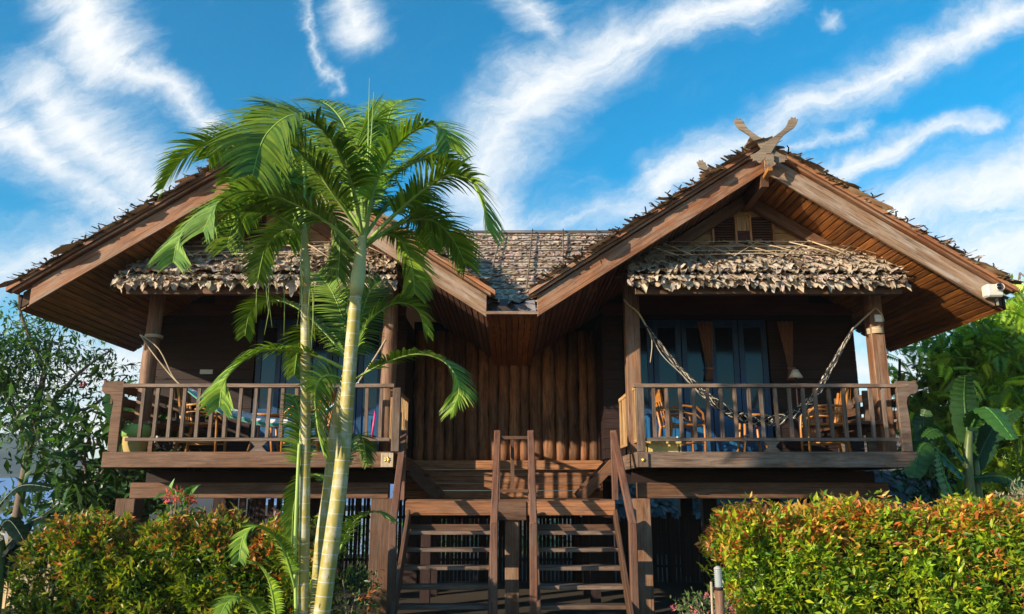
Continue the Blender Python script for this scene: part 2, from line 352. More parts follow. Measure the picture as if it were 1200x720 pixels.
# dry thatch leaf template: curled 4 x 4 patch
def thatch_leaves(rows, mat_cols=None):
    """rows: list of (P0, P1, down_vector, normal, count, len, wid, lift)"""
    ch = []
    tcol = [(.40,.28,.185), (.50,.37,.25), (.28,.185,.12), (.43,.34,.26), (.17,.11,.075)]; wt = [3, 2.5, 2, 2, 1]
    if mat_cols: tcol, wt = mat_cols
    for P0_, P1_, dn, nm, cnt, ln, wd, lift in rows:
        P0_ = np.array(P0_); P1_ = np.array(P1_); dn = np.array(dn, float); dn /= np.linalg.norm(dn); nm = np.array(nm, float); nm /= np.linalg.norm(nm)
        al = (P1_-P0_); al = al/(np.linalg.norm(al)+1e-9)
        for i in range(cnt):
            t = (i+random.uniform(0, 1))/cnt; base = P0_ + (P1_-P0_)*t + nm*random.uniform(0, lift*.4) - dn*random.uniform(-.07, .07)
            l = ln*random.uniform(.7, 1.25); w = wd*random.uniform(.6, 1.2); curl = random.uniform(-.7, .7); lf = lift*random.uniform(.2, 1.4); sk = random.uniform(-.35, .35)
            vs = []
            for a in range(4):
                for b in range(4):
                    s_ = a/3; q = b/3-.5; wz = w*(.7+.5*math.sin(math.pi*min(s_+.15, 1)))*(1 if a < 3 else .62)
                    vs.append(base + dn*l*s_ + al*(q*wz + sk*l*s_) + nm*(lf*(s_**1.6) + curl*wz*(q*q-.1)*s_*1.3 + random.uniform(-1, 1)*.012) + dn*random.uniform(-.02, .02)*(a == 3))
            fs = [(a*4+b, a*4+b+1, a*4+b+5, a*4+b+4) for a in range(3) for b in range(3)]
            c = pick(tcol, wt, 1, .25)[0]; ch.append((np.array(vs), np.array(fs), np.repeat(c[None], 16, 0)))
    return ch

from mathutils import noise as mn
def thatch_sheet(P0, P1, dn, nm, ln, lift, cell=.11, tone=1.0, rag=.05, seed=0):
    P0 = Vector(P0); P1 = Vector(P1); dn = Vector(dn).normalized(); nm = Vector(nm).normalized(); W_ = (P1-P0).length; al = (P1-P0)/W_; nx = int(W_/.022); ny = 6
    cols = [(.46,.36,.265), (.54,.44,.335), (.33,.25,.18), (.48,.41,.335), (.26,.19,.135)]
    cc = [Vector(random.choices(cols, [3, 2.5, 1.6, 2.5, .8])[0])*random.uniform(.8, 1.15)*tone for _ in range(400)]
    V = []; C_ = []
    for i in range(nx+1):
        x = W_*i/nx; ph = x/cell + 1.6*mn.noise(Vector((x*2.5, seed, 0))) + .5*mn.noise(Vector((x*9, seed, 4))); fr = ph-math.floor(ph); ci = int(ph) % 400
        tip = rag*(.9*mn.noise(Vector((x*7, seed, 3))) + .9*mn.noise(Vector((x*19, seed, 8))) + .5*mn.noise(Vector((x*43, seed, 9)))) + random.uniform(-.010, .014) + (.05 if random.random() < .03 else 0)
        cur = (.5+mn.noise(Vector((int(ph)*.9, seed, 7))))*.05
        for j in range(ny+1):
            t = j/ny; w_ = mn.noise(Vector((x*6, t*2.6+seed, 1)))*.05 + mn.noise(Vector((x*17, t*5+seed, 5)))*.026 + mn.noise(Vector((x*40, t*8+seed, 6)))*.014
            p = P0 + al*(x + .02*mn.noise(Vector((x*6, t*4, seed)))) + dn*(ln*t + tip*t*t*1.4) + nm*(lift*t**1.5 + w_*(.35+t) + cur*t*t*math.cos(fr*6.28))
            V.append(p); C_.append(cc[ci]*(1+.25*mn.noise(Vector((x*25, t*9+seed, 2)))))
    k = ny+1; F = [(i*k+j, (i+1)*k+j, (i+1)*k+j+1, i*k+j+1) for i in range(nx) for j in range(ny)]
    return np.array([tuple(v) for v in V]), np.array(F), np.array([tuple(c) for c in C_])
def setting(o): o['kind'] = 'structure'; return o
# ------------------------------------------------------------------ ground and hills
ZG = -1.6
g = MB(); n = 40
xs = [-900, -300, -100, -40, -20] + [i for i in range(-16, 17, 2)] + [20, 40, 100, 300, 900]; ys = [-60, -20] + [i for i in range(-8, 31, 2)] + [40, 80, 200, 600, 1500]
g.grid([[(x, y, ZG + (random.uniform(-.03, .02) if abs(x) < 16 and 0 < y < 30 else 0)) for x in xs] for y in ys]); setting(g.build('ground', 'earth'))
h = MB(); rows = []
for j in range(10):
    row = []
    for i in range(80):
        x = -700 + i*17.5; q = j/9; env = 36 + 16*math.sin(x*.011+1) + 9*math.sin(x*.031) + 4*math.sin(x*.09+j)
        row.append((x + random.uniform(-4, 4), 330 + q*260, ZG - 2 + env*math.sin(q*1.5)**1.0 + random.uniform(-1.5, 1.5)))
    rows.append(row)
h.grid(rows, smooth=True); setting(h.build('hills', 'hill'))

# ------------------------------------------------------------------ the house
house = thing('stilt_house', 'dark timber twin gabled stilt house with dry leaf thatch roofs', 'house', (0, 13, ZG))
TS = .649; CX = 3.375; PK = 4.15; DF = 10.0; RT = PK + .28      # slope, gable centre, rake underside peak, front plane, rake top
def gable(sg):
    cx = CX*sg
    def zb(d): return PK - TS*d
    nrm = lambda s: Vector((s*math.sin(math.atan(TS)), 0, math.cos(math.atan(TS))))
    dn = lambda s: Vector((s*math.cos(math.atan(TS)), 0, -math.sin(math.atan(TS))))
    # core sheets of the roof as part
    rb = MB(); dmax = {}
    for s in (-1, 1):
        inner = (s != sg); dm = 3.04 if inner else 2.98; dmax[s] = dm; yb = 13.7 if inner else 13.2
        a = [(cx, DF+.05), (cx + s*dm, DF+.05), (cx + s*dm, yb), (cx, yb)]
        c = []
        for z_ in (.10, .30):
            for y_ in (DF+.05, yb):
                for d_ in (0, dm): c.append((cx+s*d_, y_, zb(d_)+z_))
        rb.hexa([c[0], c[1], c[2], c[3], c[4], c[5], c[6], c[7]], ax=0, col=(.5, .4, .32, 1))
    roof = part('gable_roof', rb, 'bark', house)
    for s in (-1, 1):
        inner = (s != sg); dm = dmax[s]; yb = 13.62 if inner else 13.2
        # slatted underside running front to back
        sb = MB(); k = 0; d = .02
        while d < dm - .03:
            w = .064; d1 = min(d+w, dm); zo = .055 + random.uniform(0, .008)
            if random.random() < .025: y1 = yb - random.uniform(.2, 1.2)
            else: y1 = yb
            c = [(cx+s*dd, yy, zb(dd)+zo+zz) for zz in (0, .018) for yy in (DF+.045, y1) for dd in (d, d1)]
            sb.hexa(c, ax=1, amt=.4); d += .083
        part('soffit', sb, 'soffit' if not inner else 'red', roof)
        # rake board, lath above it
        b = MB(); dlo = 2.83 if not inner else 3.05
        c = [(cx+s*dd, yy, zb(dd)+zz) for zz in (0, .285) for yy in (DF-.045, DF) for dd in (0.002, dlo)]
        # square cut at the end, slightly tapered
        b.hexa(c, ax=0, amt=.05); part('rake_board', b, 'rake' if s > 0 else 'rake_warm', roof, .006)
        b = MB(); c = [(cx+s*dd, yy, zb(dd)+zz) for zz in (.30, .335) for yy in (DF-.10, DF+.03) for dd in (0.0, dm+.06)]; b.hexa(c, ax=0)
        c = [(cx+s*dd, yy, zb(dd)+zz) for zz in (.345, .40) for yy in (DF-.13, DF+.0) for dd in (0.0, dm+.12)]; b.hexa(c, ax=0)
        part('edge_lath', b, 'rake_warm', roof)
        # closing board along the eave
        if not inner:
            b = MB(); b.beam((cx+s*(dm+.03), DF+.05, zb(dm)+.17), (cx+s*(dm+.03), yb, zb(dm)+.17), .03, .2); part('eave_board', b, 'dark', roof)
        # thatch courses
        rows = []; k = 0; d = .05
        while d < dm+.12:
            yy1 = 13.7 if inner else 13.3
            hh = .33 + .0; base0 = (cx+s*(d-.2), DF-.12, zb(d-.2)+hh+.05); base1 = (cx+s*(d-.2), yy1, zb(d-.2)+hh+.05)
            rows.append((base0, base1, dn(s), nrm(s), 34, .34, .22, .06)); d += .13
        ch = thatch_leaves(rows)
        # leaf tips and stalk hooks standing along the front edge
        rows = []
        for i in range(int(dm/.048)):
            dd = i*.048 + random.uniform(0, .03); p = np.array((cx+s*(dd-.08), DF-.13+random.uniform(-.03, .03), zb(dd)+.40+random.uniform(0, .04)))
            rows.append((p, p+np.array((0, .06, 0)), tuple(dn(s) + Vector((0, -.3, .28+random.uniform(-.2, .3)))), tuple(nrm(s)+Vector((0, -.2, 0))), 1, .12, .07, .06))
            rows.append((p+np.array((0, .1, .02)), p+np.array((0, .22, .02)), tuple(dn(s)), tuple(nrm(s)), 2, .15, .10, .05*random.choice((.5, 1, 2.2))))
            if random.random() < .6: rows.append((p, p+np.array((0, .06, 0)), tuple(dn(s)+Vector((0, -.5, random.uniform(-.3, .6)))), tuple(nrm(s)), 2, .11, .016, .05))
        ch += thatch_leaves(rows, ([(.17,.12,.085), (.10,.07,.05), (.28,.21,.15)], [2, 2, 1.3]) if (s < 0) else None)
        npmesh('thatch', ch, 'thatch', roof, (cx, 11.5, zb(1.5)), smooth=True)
        b = MB()
        for i in range(int(dm/.17)):
            dd = .1+i*.17+random.uniform(-.04, .04); p = Vector((cx+s*dd, DF-.12, zb(dd)+.42)); q = p + nrm(s)*random.uniform(.03, .10) + dn(s)*random.uniform(-.05, .02)
            b.tube([p, q, q+dn(s)*-.03*random.uniform(-1, 2)+nrm(s)*.015], [.012, .010, .008], 5)
        part('stalk_hook', b, 'dark', roof)['kind'] = 'stuff'
    # purlin ends and ridge beam
    b = MB(); b.box(cx-.05, cx+.05, DF-.02, 13.5, PK-.20, PK-.03); part('ridge_beam', b, 'brown', roof)
    # finials
    if sg > 0:
        for fy, kk in ((DF-.27, 1), (11.75, 1.05)):
            b = MB()
            for s in (-1, 1):
                out = [(-.12,-.20),(-.04,-.12),(.03,-.055),(.08,.03),(.15,.13),(.215,.21),(.285,.265),(.335,.30),(.375,.355),(.40,.43),(.372,.425),(.365,.462),(.338,.44),(.32,.465),(.30,.425),(.275,.415),(.265,.37),(.23,.31),(.165,.245),(.09,.185),(.01,.13),(-.06,.06),(-.115,-.02),(-.17,-.06),(-.235,-.085),(-.215,-.115),(-.245,-.135),(-.20,-.145),(-.205,-.17),(-.16,-.17)]
                yo = fy + (0 if s > 0 else .035)
                b.prism([(cx+s*x*kk*1.06, yo, RT-.05+z*kk+(.26 if kk > 1 else 0)) for x, z in out], (0, .03, 0))
            part('crossed_finial', b, 'horn', roof, .004)
        b = MB(); b.prism([(cx+x, DF-.30, RT-.17+z) for x, z in [(-.045,.05),(.045,.05),(.05,-.04),(.03,-.10),(0,-.13),(-.03,-.10),(-.05,-.04)]], (0, .03, 0)); part('finial_peg', b, 'horn', roof)
        b = MB(); b.beam((cx, DF-.27, RT-.33), (cx, DF-.05, RT-.36), .06, .05); part('peg_tail', b, 'chair', roof)
    # gable wall with louvred vents
    D = 10.95; zt = zb(0)+.05; gw = MB(); z = 2.96
    while z < zt-.02:
        z1 = min(z+.165, zt-.02); ha = (zt - z)/TS; hb = max((zt - z1)/TS, .02)
        lo, hi = cx-ha, cx+ha
        c = [(cx-ha, D, z), (cx+ha, D, z), (cx-ha, D+.03, z), (cx+ha, D+.03, z), (cx-hb, D, z1-.008), (cx+hb, D, z1-.008), (cx-hb, D+.03, z1-.008), (cx+hb, D+.03, z1-.008)]
        gw.hexa(c, ax=0, amt=.35); z = z1
    gab = part('gable_wall', gw, 'tan', house)
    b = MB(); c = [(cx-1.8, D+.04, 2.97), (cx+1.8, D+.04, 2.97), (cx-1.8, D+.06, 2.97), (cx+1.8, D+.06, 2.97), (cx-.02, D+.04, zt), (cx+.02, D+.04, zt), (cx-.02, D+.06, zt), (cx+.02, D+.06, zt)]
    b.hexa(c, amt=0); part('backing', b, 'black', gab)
    vx = cx - .05
    for s in (-1, 1):
        x0, x1 = (vx-.42, vx-.12) if s < 0 else (vx+.12, vx+.42); z0 = 3.47; z1 = 3.86 - .0
        b = MB(); b.box(x0, x1, D-.012, D+.01, z0, z1, col=(.25, .2, .2, 1))
        for q in range(10):
            zz = z0+.02+q*.038; b.beam((x0, D-.03, zz), (x1, D-.03, zz), .035, .007, up=(0, -.6, .8), amt=.2)
        v = part('louvre_vent', b, 'red', gab)
        for xf in (x0-.03, x1): b = MB(); b.box(xf, xf+.03, D-.055, D, z0-.06, z1+.02); part('vent_frame', b, 'chair', gab)
    b = MB(); b.box(vx-.085, vx+.085, D-.05, D-.002, 3.64, 3.84); part('centre_panel', b, 'tan', gab)
    b = MB(); b.box(vx-.085, vx+.085, D-.04, D-.003, 3.46, 3.62); part('centre_block', b, 'plum', gab)
    for s in (-1, 1):
        b = MB(); c = [(cx+s*dd, yy, zb(dd)+zz) for zz in (-.16, .02) for yy in (D-.16, D-.06) for dd in (.05, 1.15)]; b.hexa(c, ax=0); part('rafter', b, 'brown', gab)
    # leaf awning over the porch
    axm = 1.84; AF = Vector((cx, 10.2, 2.66)); AB = Vector((cx, 10.9, 3.37)); dnv = (AF-AB).normalized(); nv = Vector((0, dnv.z, -dnv.y)); nv = nv if nv.z > 0 else -nv
    b = MB(); c = []
    for nn in (-.03, .02):
        for P in (AB, AF):
            for sx in (-1, 1): w_ = axm if P is AF else axm-.10; c.append(Vector((cx+sx*w_, P.y, P.z)) + nv*nn)
    b.hexa([c[0], c[1], c[2], c[3], c[4], c[5], c[6], c[7]], ax=0, col=(.6, .5, .4, 1)); aw = part('porch_awning', b, 'bark', house)
    rows = []
    L = (AF-AB).length
    sheets = []
    for q in range(5):
        t = (0, .24, .46, .66, .86)[q]; P = AB.lerp(AF, t); w_ = axm - .10 + .12*t
        sheets.append(thatch_sheet(Vector((cx-w_, P.y, P.z))+nv*(.03+.012*q), Vector((cx+w_, P.y, P.z))+nv*(.03+.012*q), dnv, nv, (.32, .32, .30, .25, .16)[q], (.05, .05, .06, .10, .03)[q], seed=q*3.1+sg, tone=(1, .9, 1.02, .88, 1.05, .95)[q]))
    sheets.append(thatch_sheet((cx-axm-.02, 10.19, 2.72), (cx+axm+.02, 10.19, 2.72), (0, -.35, -.9), (0, -.9, .35), .13, .02, seed=31+sg, rag=.09))
    for q in range(6):
        t = q/5; P = AB.lerp(AF, t) - dnv*.06; w_ = axm - .10 + .10*t
        rows.append((tuple(Vector((cx-w_, P.y, P.z))+nv*.07), tuple(Vector((cx+w_, P.y, P.z))+nv*.07), tuple(dnv), tuple(nv), 30, .16, .07, .06))
    rows.append(((cx-axm-.02, 10.15, 2.73), (cx+axm+.02, 10.15, 2.73), (0, -.3, -.9), (0, -.9, .3), 26, .14, .05, .05))
    for q in range(5):
        t = (.3, .5, .7, .9, 1.0)[q]; P = AB.lerp(AF, t) - dnv*.05
        rows.append((tuple(Vector((cx-axm, P.y, P.z))+nv*.09), tuple(Vector((cx+axm, P.y, P.z))+nv*.09), tuple(dnv), tuple(nv), 60, .13, .018, .05))
    tl = thatch_leaves(rows, ([(.44,.345,.255), (.52,.42,.32), (.31,.235,.17), (.47,.40,.33), (.17,.12,.09)], [3, 2.5, 2, 2.5, 1]))
    npmesh('thatch', sheets + tl, 'thatch', aw, (cx, 10.5, 2.8), smooth=True)
    b = MB()
    for q in range(9):                        # loose bamboo strips over the leaves
        x = cx-axm+.1+q*.42+random.uniform(-.1, .1); a0 = Vector((x, AB.y-.02, AB.z-.02)) + nv*.15; t = random.uniform(.45, .62); P = AB.lerp(AF, t); a1 = Vector((min(x+random.uniform(.4, .75), cx+axm), P.y, P.z)) + nv*.17
        b.tube([a0, a0.lerp(a1, .5)+nv*.01, a1], .0085, 5)
    for q in range(4):
        t = .08+q*.13; P = AB.lerp(AF, t); b.tube([Vector((cx-axm+random.uniform(0, .3), P.y, P.z))+nv*.15, Vector((cx, P.y, P.z+random.uniform(-.03, .03)))+nv*.16, Vector((cx+axm-random.uniform(0, .3), P.y, P.z))+nv*.15], .007, 5)
    for q in range(5):
        x = cx-axm+.6+q*.7; a0 = Vector((x, AB.y, AB.z))+nv*.15; P = AB.lerp(AF, .5); b.tube([a0, Vector((x-.5, P.y, P.z))+nv*.16], .007, 5)
    part('bamboo_strips', b, 'lathe', aw)
    b = MB(); b.box(cx-1.74, cx+1.80, 10.24, 10.33, 2.54, 2.66); part('front_beam', b, 'brown', aw, .006)
    for s in (-1, 1):
        b = MB(); b.beam((cx+s*1.6, 10.9, 2.95), (cx+s*1.6, 10.30, 2.60), .06, .09); part('bracket', b, 'dark', aw)
    b = MB(); b.box(cx+sg*1.98, cx+sg*2.10, 10.84, 10.94, 2.95 if sg > 0 else 2.9, 3.12); b.box(cx-2.3, cx-2.18, 10.8, 10.94, 2.75, 2.9); part('purlin_end', b, 'tan', gab)
    # ceiling over the porch and header board on the room wall
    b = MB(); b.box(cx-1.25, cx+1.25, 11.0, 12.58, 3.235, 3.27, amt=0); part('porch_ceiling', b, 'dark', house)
    return roof
gable(1); gable(-1)
# thatch roof between the gables and rear slope
b = MB()
def zt_(D): return RT + .05 - TS*(13.7 - D)
for side in (0,):
    c = [(-.33,10.66,zt_(10.66)-.1),(.33,10.66,zt_(10.66)-.1),(-3.37,13.7,zt_(13.7)-.1),(3.37,13.7,zt_(13.7)-.1)]
    b.hexa(c + [(x, y, z+.1) for x, y, z in c], ax=0, col=(.6, .5, .4, 1))
c = [(-5.9,13.72,4.38),(5.9,13.72,4.38),(-5.9,17,2.25),(5.9,17,2.25)]; b.hexa(c + [(x, y, z+.14) for x, y, z in c], ax=0, col=(.6, .5, .4, 1))
mr_ = part('main_roof', b, 'bark', house)
rows = []; D = 13.72; dnf = (0, -math.cos(math.atan(TS)), -math.sin(math.atan(TS))); nf = (0, -math.sin(math.atan(TS)), math.cos(math.atan(TS)))
while D > 10.75:
    hw = .33 + (D-10.66)*1.0 + .08; rows.append(((-hw, D, zt_(D)+.03), (hw, D, zt_(D)+.03), dnf, nf, max(int(hw*2/.06), 6), .24, .13, .022)); D -= .10
npmesh('thatch', thatch_leaves(rows, ([(.50,.37,.27), (.58,.45,.34), (.40,.28,.2), (.52,.43,.36), (.30,.2,.15)], [3, 3, 2, 2, .6])), 'thatch', mr_, (0, 12.5, 3.6), smooth=True)
b = MB(); D = 13.6
while D > 10.9:
    hw = .3 + (D-10.66); b.tube([(-hw, D, zt_(D)+.12), (-hw*.3, D+.02, zt_(D)+.13), (hw, D-.02, zt_(D)+.12)], .011, 5); D -= .27
for x in (-2.2, -1.5, -.9, -.3, .25, .8, 1.4, 2.1):
    D0 = 10.66 + max(abs(x)-.33, 0) + .15; b.tube([(x-.05, D0, zt_(D0)+.14), (x+.12, 13.65, zt_(13.65)+.14)], .012, 5)
part('bamboo_battens', b, 'bark', mr_)
b = MB(); b.tube([(-3.2+.4*q, 13.68, zt_(13.7)+.055+random.uniform(-.012, .012)) for q in range(17)], .02, 7, jit=.2); part('ridge_pole', b, 'bark', mr_)
# slatted strip at the bottom of the valley
b = MB(); x = -.33
while x < .32:
    c = [(xx, yy, (2.215 if yy < 11 else 2.10)+zz) for zz in (0, .02) for yy in (DF-.02, 13.62) for xx in (x, min(x+.074, .335))]; b.hexa(c, ax=1, amt=.5); x += .084
part('valley_soffit', b, 'soffit', house)
b = MB(); b.box(-.345, .345, DF-.05, DF+.0, 2.205, 2.245); part('valley_edge', b, 'rake', house)
b = MB()
for i in range(26):
    p = Vector((random.uniform(-.22, .22), random.uniform(10.05, 10.5), 2.27)); q = p + Vector((random.uniform(-.1, .1), random.uniform(-.05, .2), random.uniform(.05, .22)))
    b.grid([[p, p+Vector((.1, .02, .03))], [q, q+Vector((.12, .03, random.uniform(-.03, .05)))]], smooth=False, col=random.choice([(.3, .3, .38, 1), (.7, .7, .8, 1), (.25, .2, .18, 1), (.45, .35, .3, 1)]))
o_ = part('valley_flashing', b, 'tin', house)

# rooms: walls of horizontal boards, blue glazed doors
def room(sg):
    xi = 1.47 if sg > 0 else 1.72; xo = 5.5 if sg > 0 else 5.78; D = 12.6
    X = lambda a: a*sg
    def bx(mb, x0, x1, *a, **k): mb.box(min(X(x0), X(x1)), max(X(x0), X(x1)), *a, **k)
    b = MB(); bx(b, xi+.03, xo-.03, D+.05, 16.3, .2, 2.8, amt=0, col=(.6, .6, .6, 1))
    zz_ = lambda x: PK - TS*abs(x-3.375) + .05
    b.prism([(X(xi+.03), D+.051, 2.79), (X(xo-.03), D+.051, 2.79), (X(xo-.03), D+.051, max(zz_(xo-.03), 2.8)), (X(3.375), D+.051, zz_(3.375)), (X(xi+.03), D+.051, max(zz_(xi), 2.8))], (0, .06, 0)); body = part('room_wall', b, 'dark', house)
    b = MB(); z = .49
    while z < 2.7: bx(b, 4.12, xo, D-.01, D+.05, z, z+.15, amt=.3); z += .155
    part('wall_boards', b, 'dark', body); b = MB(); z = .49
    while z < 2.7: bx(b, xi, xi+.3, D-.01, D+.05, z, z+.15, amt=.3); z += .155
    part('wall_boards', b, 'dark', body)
    b = MB(); z = .49
    while z < 2.6:
        b.box(*(sorted((X(xi-.02), X(xi+.03)))), D, 13.55, z, z+.15, amt=.3); z += .155
    part('side_boards', b, 'dark', body)
    b = MB(); bx(b, xi, xo, D-.03, D+.05, 2.775, 2.96); bx(b, 3.375-1.45, 3.375+1.45, D-.012, D+.05, 2.965, 3.16)
    part('header_boards', b, 'plum', body)
    b = MB(); bx(b, xi+.3, 4.12, D-.06, D-.0, 2.69, 2.77); part('door_head', b, 'dark', body)
    # four blue leaves
    n = 5; x0 = xi+.33; w = (4.09-x0)/n
    for i in range(n):
        a0 = x0+i*w; a1 = a0+w-.012; f = MB()
        for (p, q) in ((a0, a0+.085), (a1-.085, a1)): bx(f, p, q, D-.05, D-.005, .50, 2.685, amt=.1)
        for (z0, z1) in ((.50, .62), (1.16, 1.26), (2.56, 2.685)): bx(f, a0+.085, a1-.085, D-.048, D-.007, z0, z1, amt=.1)
        dr = part('door_leaf', f, 'blue', body, .004)
        f = MB(); bx(f, a0+.085, a1-.085, D-.03, D-.012, .62, 1.16); bx(f, a0+.15, a1-.15, D-.040, D-.03, .68, 1.10); part('door_panel', f, 'blue2', dr, .004)
        f = MB(); bx(f, a0+.085, a1-.085, D-.026, D-.014, 1.26, 2.56); part('door_glass', f, 'glass', dr)
    # light switch / socket plate
    return body
rr = room(1); rl = room(-1)
b = MB(); p = at(242, 436, 12.58); b.box(p.x-.1, p.x+.1, 12.565, 12.588, p.z-.035, p.z+.035); part('switch_plate', b, 'white', rl)
# log wall between the rooms
lw = MB(); lw.box(-1.72, 1.47, 13.72, 13.78, .4, 2.9, amt=0); lwall = part('log_wall', lw, 'black', house)
x = -1.68; i = 0
while x < 1.46:
    r = random.uniform(.075, .115); x += r; bend = random.uniform(-.008, .008)
    pts = [(x+bend*math.sin(q*.6)+random.uniform(-.006, .006), 13.66+random.uniform(-.01, .01), .47+q*.16) for q in range(15)]
    b = MB(); b.tube(pts, [r*(1+random.uniform(-.05, .05)+.03*math.sin(q)) for q in range(15)], 12, jit=.035, amt=.4); part('log', b, 'log', lwall); x += r*.96
# plank panel below the logs
b = MB(); z = -.12; hs_ = [.13, .12, .10, .12, .14]
for k, hh in enumerate(hs_):
    b.box(-1.75, 1.5, 13.5-.01*(k == 4), 13.56, z, z+hh-.008, amt=.35); z += hh
b.box(-1.75, 1.5, 13.40, 13.5, z-.145, z-.01+.01)
part('plank_panel', b, 'panel', house)

# ------------------------------------------------------------------ balconies
def scroll(mb, x, y, z, sg, th=.05):      # scrolled bench end board, in the x-z plane
    pr = [(0,0),(.13,0),(.135,.40),(.12,.62),(.135,.69),(.18,.735),(.24,.74),(.285,.78),(.29,.85),(.26,.90),(.15,.91),(.0,.91)]
    mb.prism([(x+sg*a, y, z+c+.003) for a, c in pr], (0, th, 0))
def balcony(sg, x0, x1):
    DB = 10.4; zd = .49
    b = MB(); y = 10.5
    while y < 12.58: b.box(x0+.02, x1-.02, y, y+.118, zd-.035, zd, amt=.2); y += .122
    deck = part('balcony_deck', b, 'brown', house)
    b = MB(); b.box(x0, x1, DB, DB+.06, .29, zd+.0); b.box(x0, x0+.06, DB+.062, 12.6, .29, zd-.0); b.box(x1-.06, x1, DB+.062, 12.6, .29, zd-.0)
    part('deck_fascia', b, 'rail' if sg > 0 else 'brown', deck, .008)
    b = MB(); b.box(x0+.10, x1-.12, 11.05, 11.2, -.10, .11); part('main_beam', b, 'brown', deck, .01)
    b = MB()
    for y in (11.5, 12.1): b.box(x0+.1, x1-.1, y, y+.1, .1, .27)
    for q in range(5): xx = x0+.3+q*(x1-x0-.6)/4; b.box(xx, xx+.08, 10.98, 12.6, .28, .45)
    part('joist', b, 'dark', deck)
    # front railing
    xa, xb = (x0+.02, x1-.22) if sg > 0 else (x0+.2, x1-.03)
    zr = 1.37
    b = MB(); b.box(xa-.03, xb+.16*(sg > 0)+.04, DB-.01, DB+.08, zr-.05, zr); rail = part('handrail', b, 'rail', deck, .006)
    b = MB(); b.box(xa+.06, xb, DB+.015, DB+.055, .625, .67); part('bottom_rail', b, 'rail', deck, .005)
    for xp in ((xa,) if sg > 0 else (xb+.02,)):
        b = MB(); wdt = .105 if (xp == xa) == (sg > 0) else .13; b.box(xp, xp+wdt, DB-.005, DB+.075, zd+.002, zr-.052); part('railing_post', b, 'rail', deck, .006)
    nb = 18; st = (xb-xa-.1)/(nb+.5)
    for k in range(nb):
        xx = xa+.1+st*(k+.75)+random.uniform(-.008, .008); b = MB(); b.beam((xx, DB+.035, .672), (xx+random.uniform(-.006, .006), DB+.035, zr-.052), .042, .042, up=(0, 1, 0), amt=.25); part('baluster', b, 'rail', deck)
    xm = (xa+xb)/2 + .05; b = MB(); b.prism([(xm+a, DB+.02, zd+c) for a, c in ((-.11,.002),(.11,.002),(.045,.067),(.11,.133),(-.11,.133),(-.045,.067))], (0, .03, 0)); part('hourglass_block', b, 'rail', deck)
    # side rail on the stair side
    xi = x0+.03 if sg > 0 else x1-.07
    b = MB(); b.box(xi, xi+.045, DB+.08, 12.2, zr-.05, zr-.004); b.box(xi, xi+.045, DB+.08, 12.2, .62, .66)
    k = DB+.2
    while k < 12.2: b.box(xi+.004, xi+.04, k, k+.045, .662, zr-.052); k += .17
    part('side_railing', b, 'tan', deck)
    # bench with leaning back on the outer side
    xo = x1-.19 if sg > 0 else x0+.19
    for yy in (DB-.008, 11.4, 12.4): e = MB(); scroll(e, xo, yy, zd, sg); part('bench_end', e, 'rail' if sg > 0 else 'brown', deck, .006)
    b = MB()
    for a, c in ((.10, .30), (.115, .45), (.16, .62), (.27, .82)): b.box(*sorted((xo+sg*a, xo+sg*(a+.03))), DB+.05, 12.45, zd+c, zd+c+.11, amt=.3)
    b.box(*sorted((xo-sg*.38, xo-sg*.0)), DB+.3, 12.45, zd+.38, zd+.42); part('bench_slats', b, 'brown', deck)
    return deck
dR = balcony(1, 1.60, 5.22); dL = balcony(-1, -5.27, -1.55)
# corner plaques
for dk, x0, x1, kind in ((dL, -1.62, -1.50, 0), (dR, 1.585, 1.74, 1)):
    b = MB(); w = .16 if kind == 0 else .15; xc = -1.60 if kind == 0 else 1.672
    b.box(xc-w/2, xc+w/2, 10.37, 10.398, .295, .475); q = part('corner_plaque', b, 'lathe' if kind == 0 else 'rail', dk, .004)
    b = MB()
    if kind == 0:
        for a in (-60, -15, 35, 80, 150, 210):
            p = Vector((xc, 10.364, .388)); dv = Vector((math.cos(R(a)), 0, math.sin(R(a)))); b.tube([p, p+dv*.026+Vector((.006, 0, .004)), p+dv*.045], [.006, .010, .003], 6)
    else:
        b.tube([(xc+.01, 10.372, .385), (xc+.01, 10.36, .385)], .025, 16); b.tube([(xc, 10.358, .398), (xc+.012, 10.356, .385), (xc+.02, 10.358, .372)], .004, 6)
    part('brass_emblem', b, 'gold', q)
# posts
def logpost(px, x, y, z0, z1, r, lean=0, sq=False, mat='post'):
    b = MB()
    if sq: b.beam((x, y, z0), (x+lean, y, z1), r*2, r*2, up=(0, 1, 0), amt=.1)
    else: b.tube([(x+lean*q/8+random.uniform(-.008, .008), y, z0+(z1-z0)*q/8) for q in range(9)], [r*(1.08-.12*q/8+random.uniform(-.03, .03)) for q in range(9)], 12, jit=.02, amt=.1)
    return part('porch_post' if z0 > 0 else 'stilt_post', b, mat, house, .01 if sq else 0)
logpost(0, 1.67, 10.9, .49, 2.9, .10, 0, True); pR = logpost(0, 5.06, 10.9, .49, 2.9, .095, 0, True)
logpost(0, -5.04, 10.9, .49, 2.9, .10, .05); logpost(0, -1.70, 10.9, .49, 2.9, .105, 0)
for x, r in ((1.70, .135), (5.04, .13), (-1.72, .145), (-5.12, .13)): logpost(0, x, 10.98, ZG, -.10, r, 0, True, 'post' if x > 0 else 'brown')
for x in (-5, -3.4, -1.72, 1.6, 3.4, 5.1): logpost(0, x, 14.2, ZG, .14, .12, 0, True, 'dark'); logpost(0, x, 16.1, ZG, .14, .12, 0, True, 'dark')  # rear posts take the dark timber, under-house shade put into their colour
for xa_, xb_ in ((-5.5, -1.75), (1.5, 5.5)): b = MB(); b.box(xa_, xb_, 12.7, 16.3, .15, .3, amt=0); part('floor_slab', b, 'dark', house)
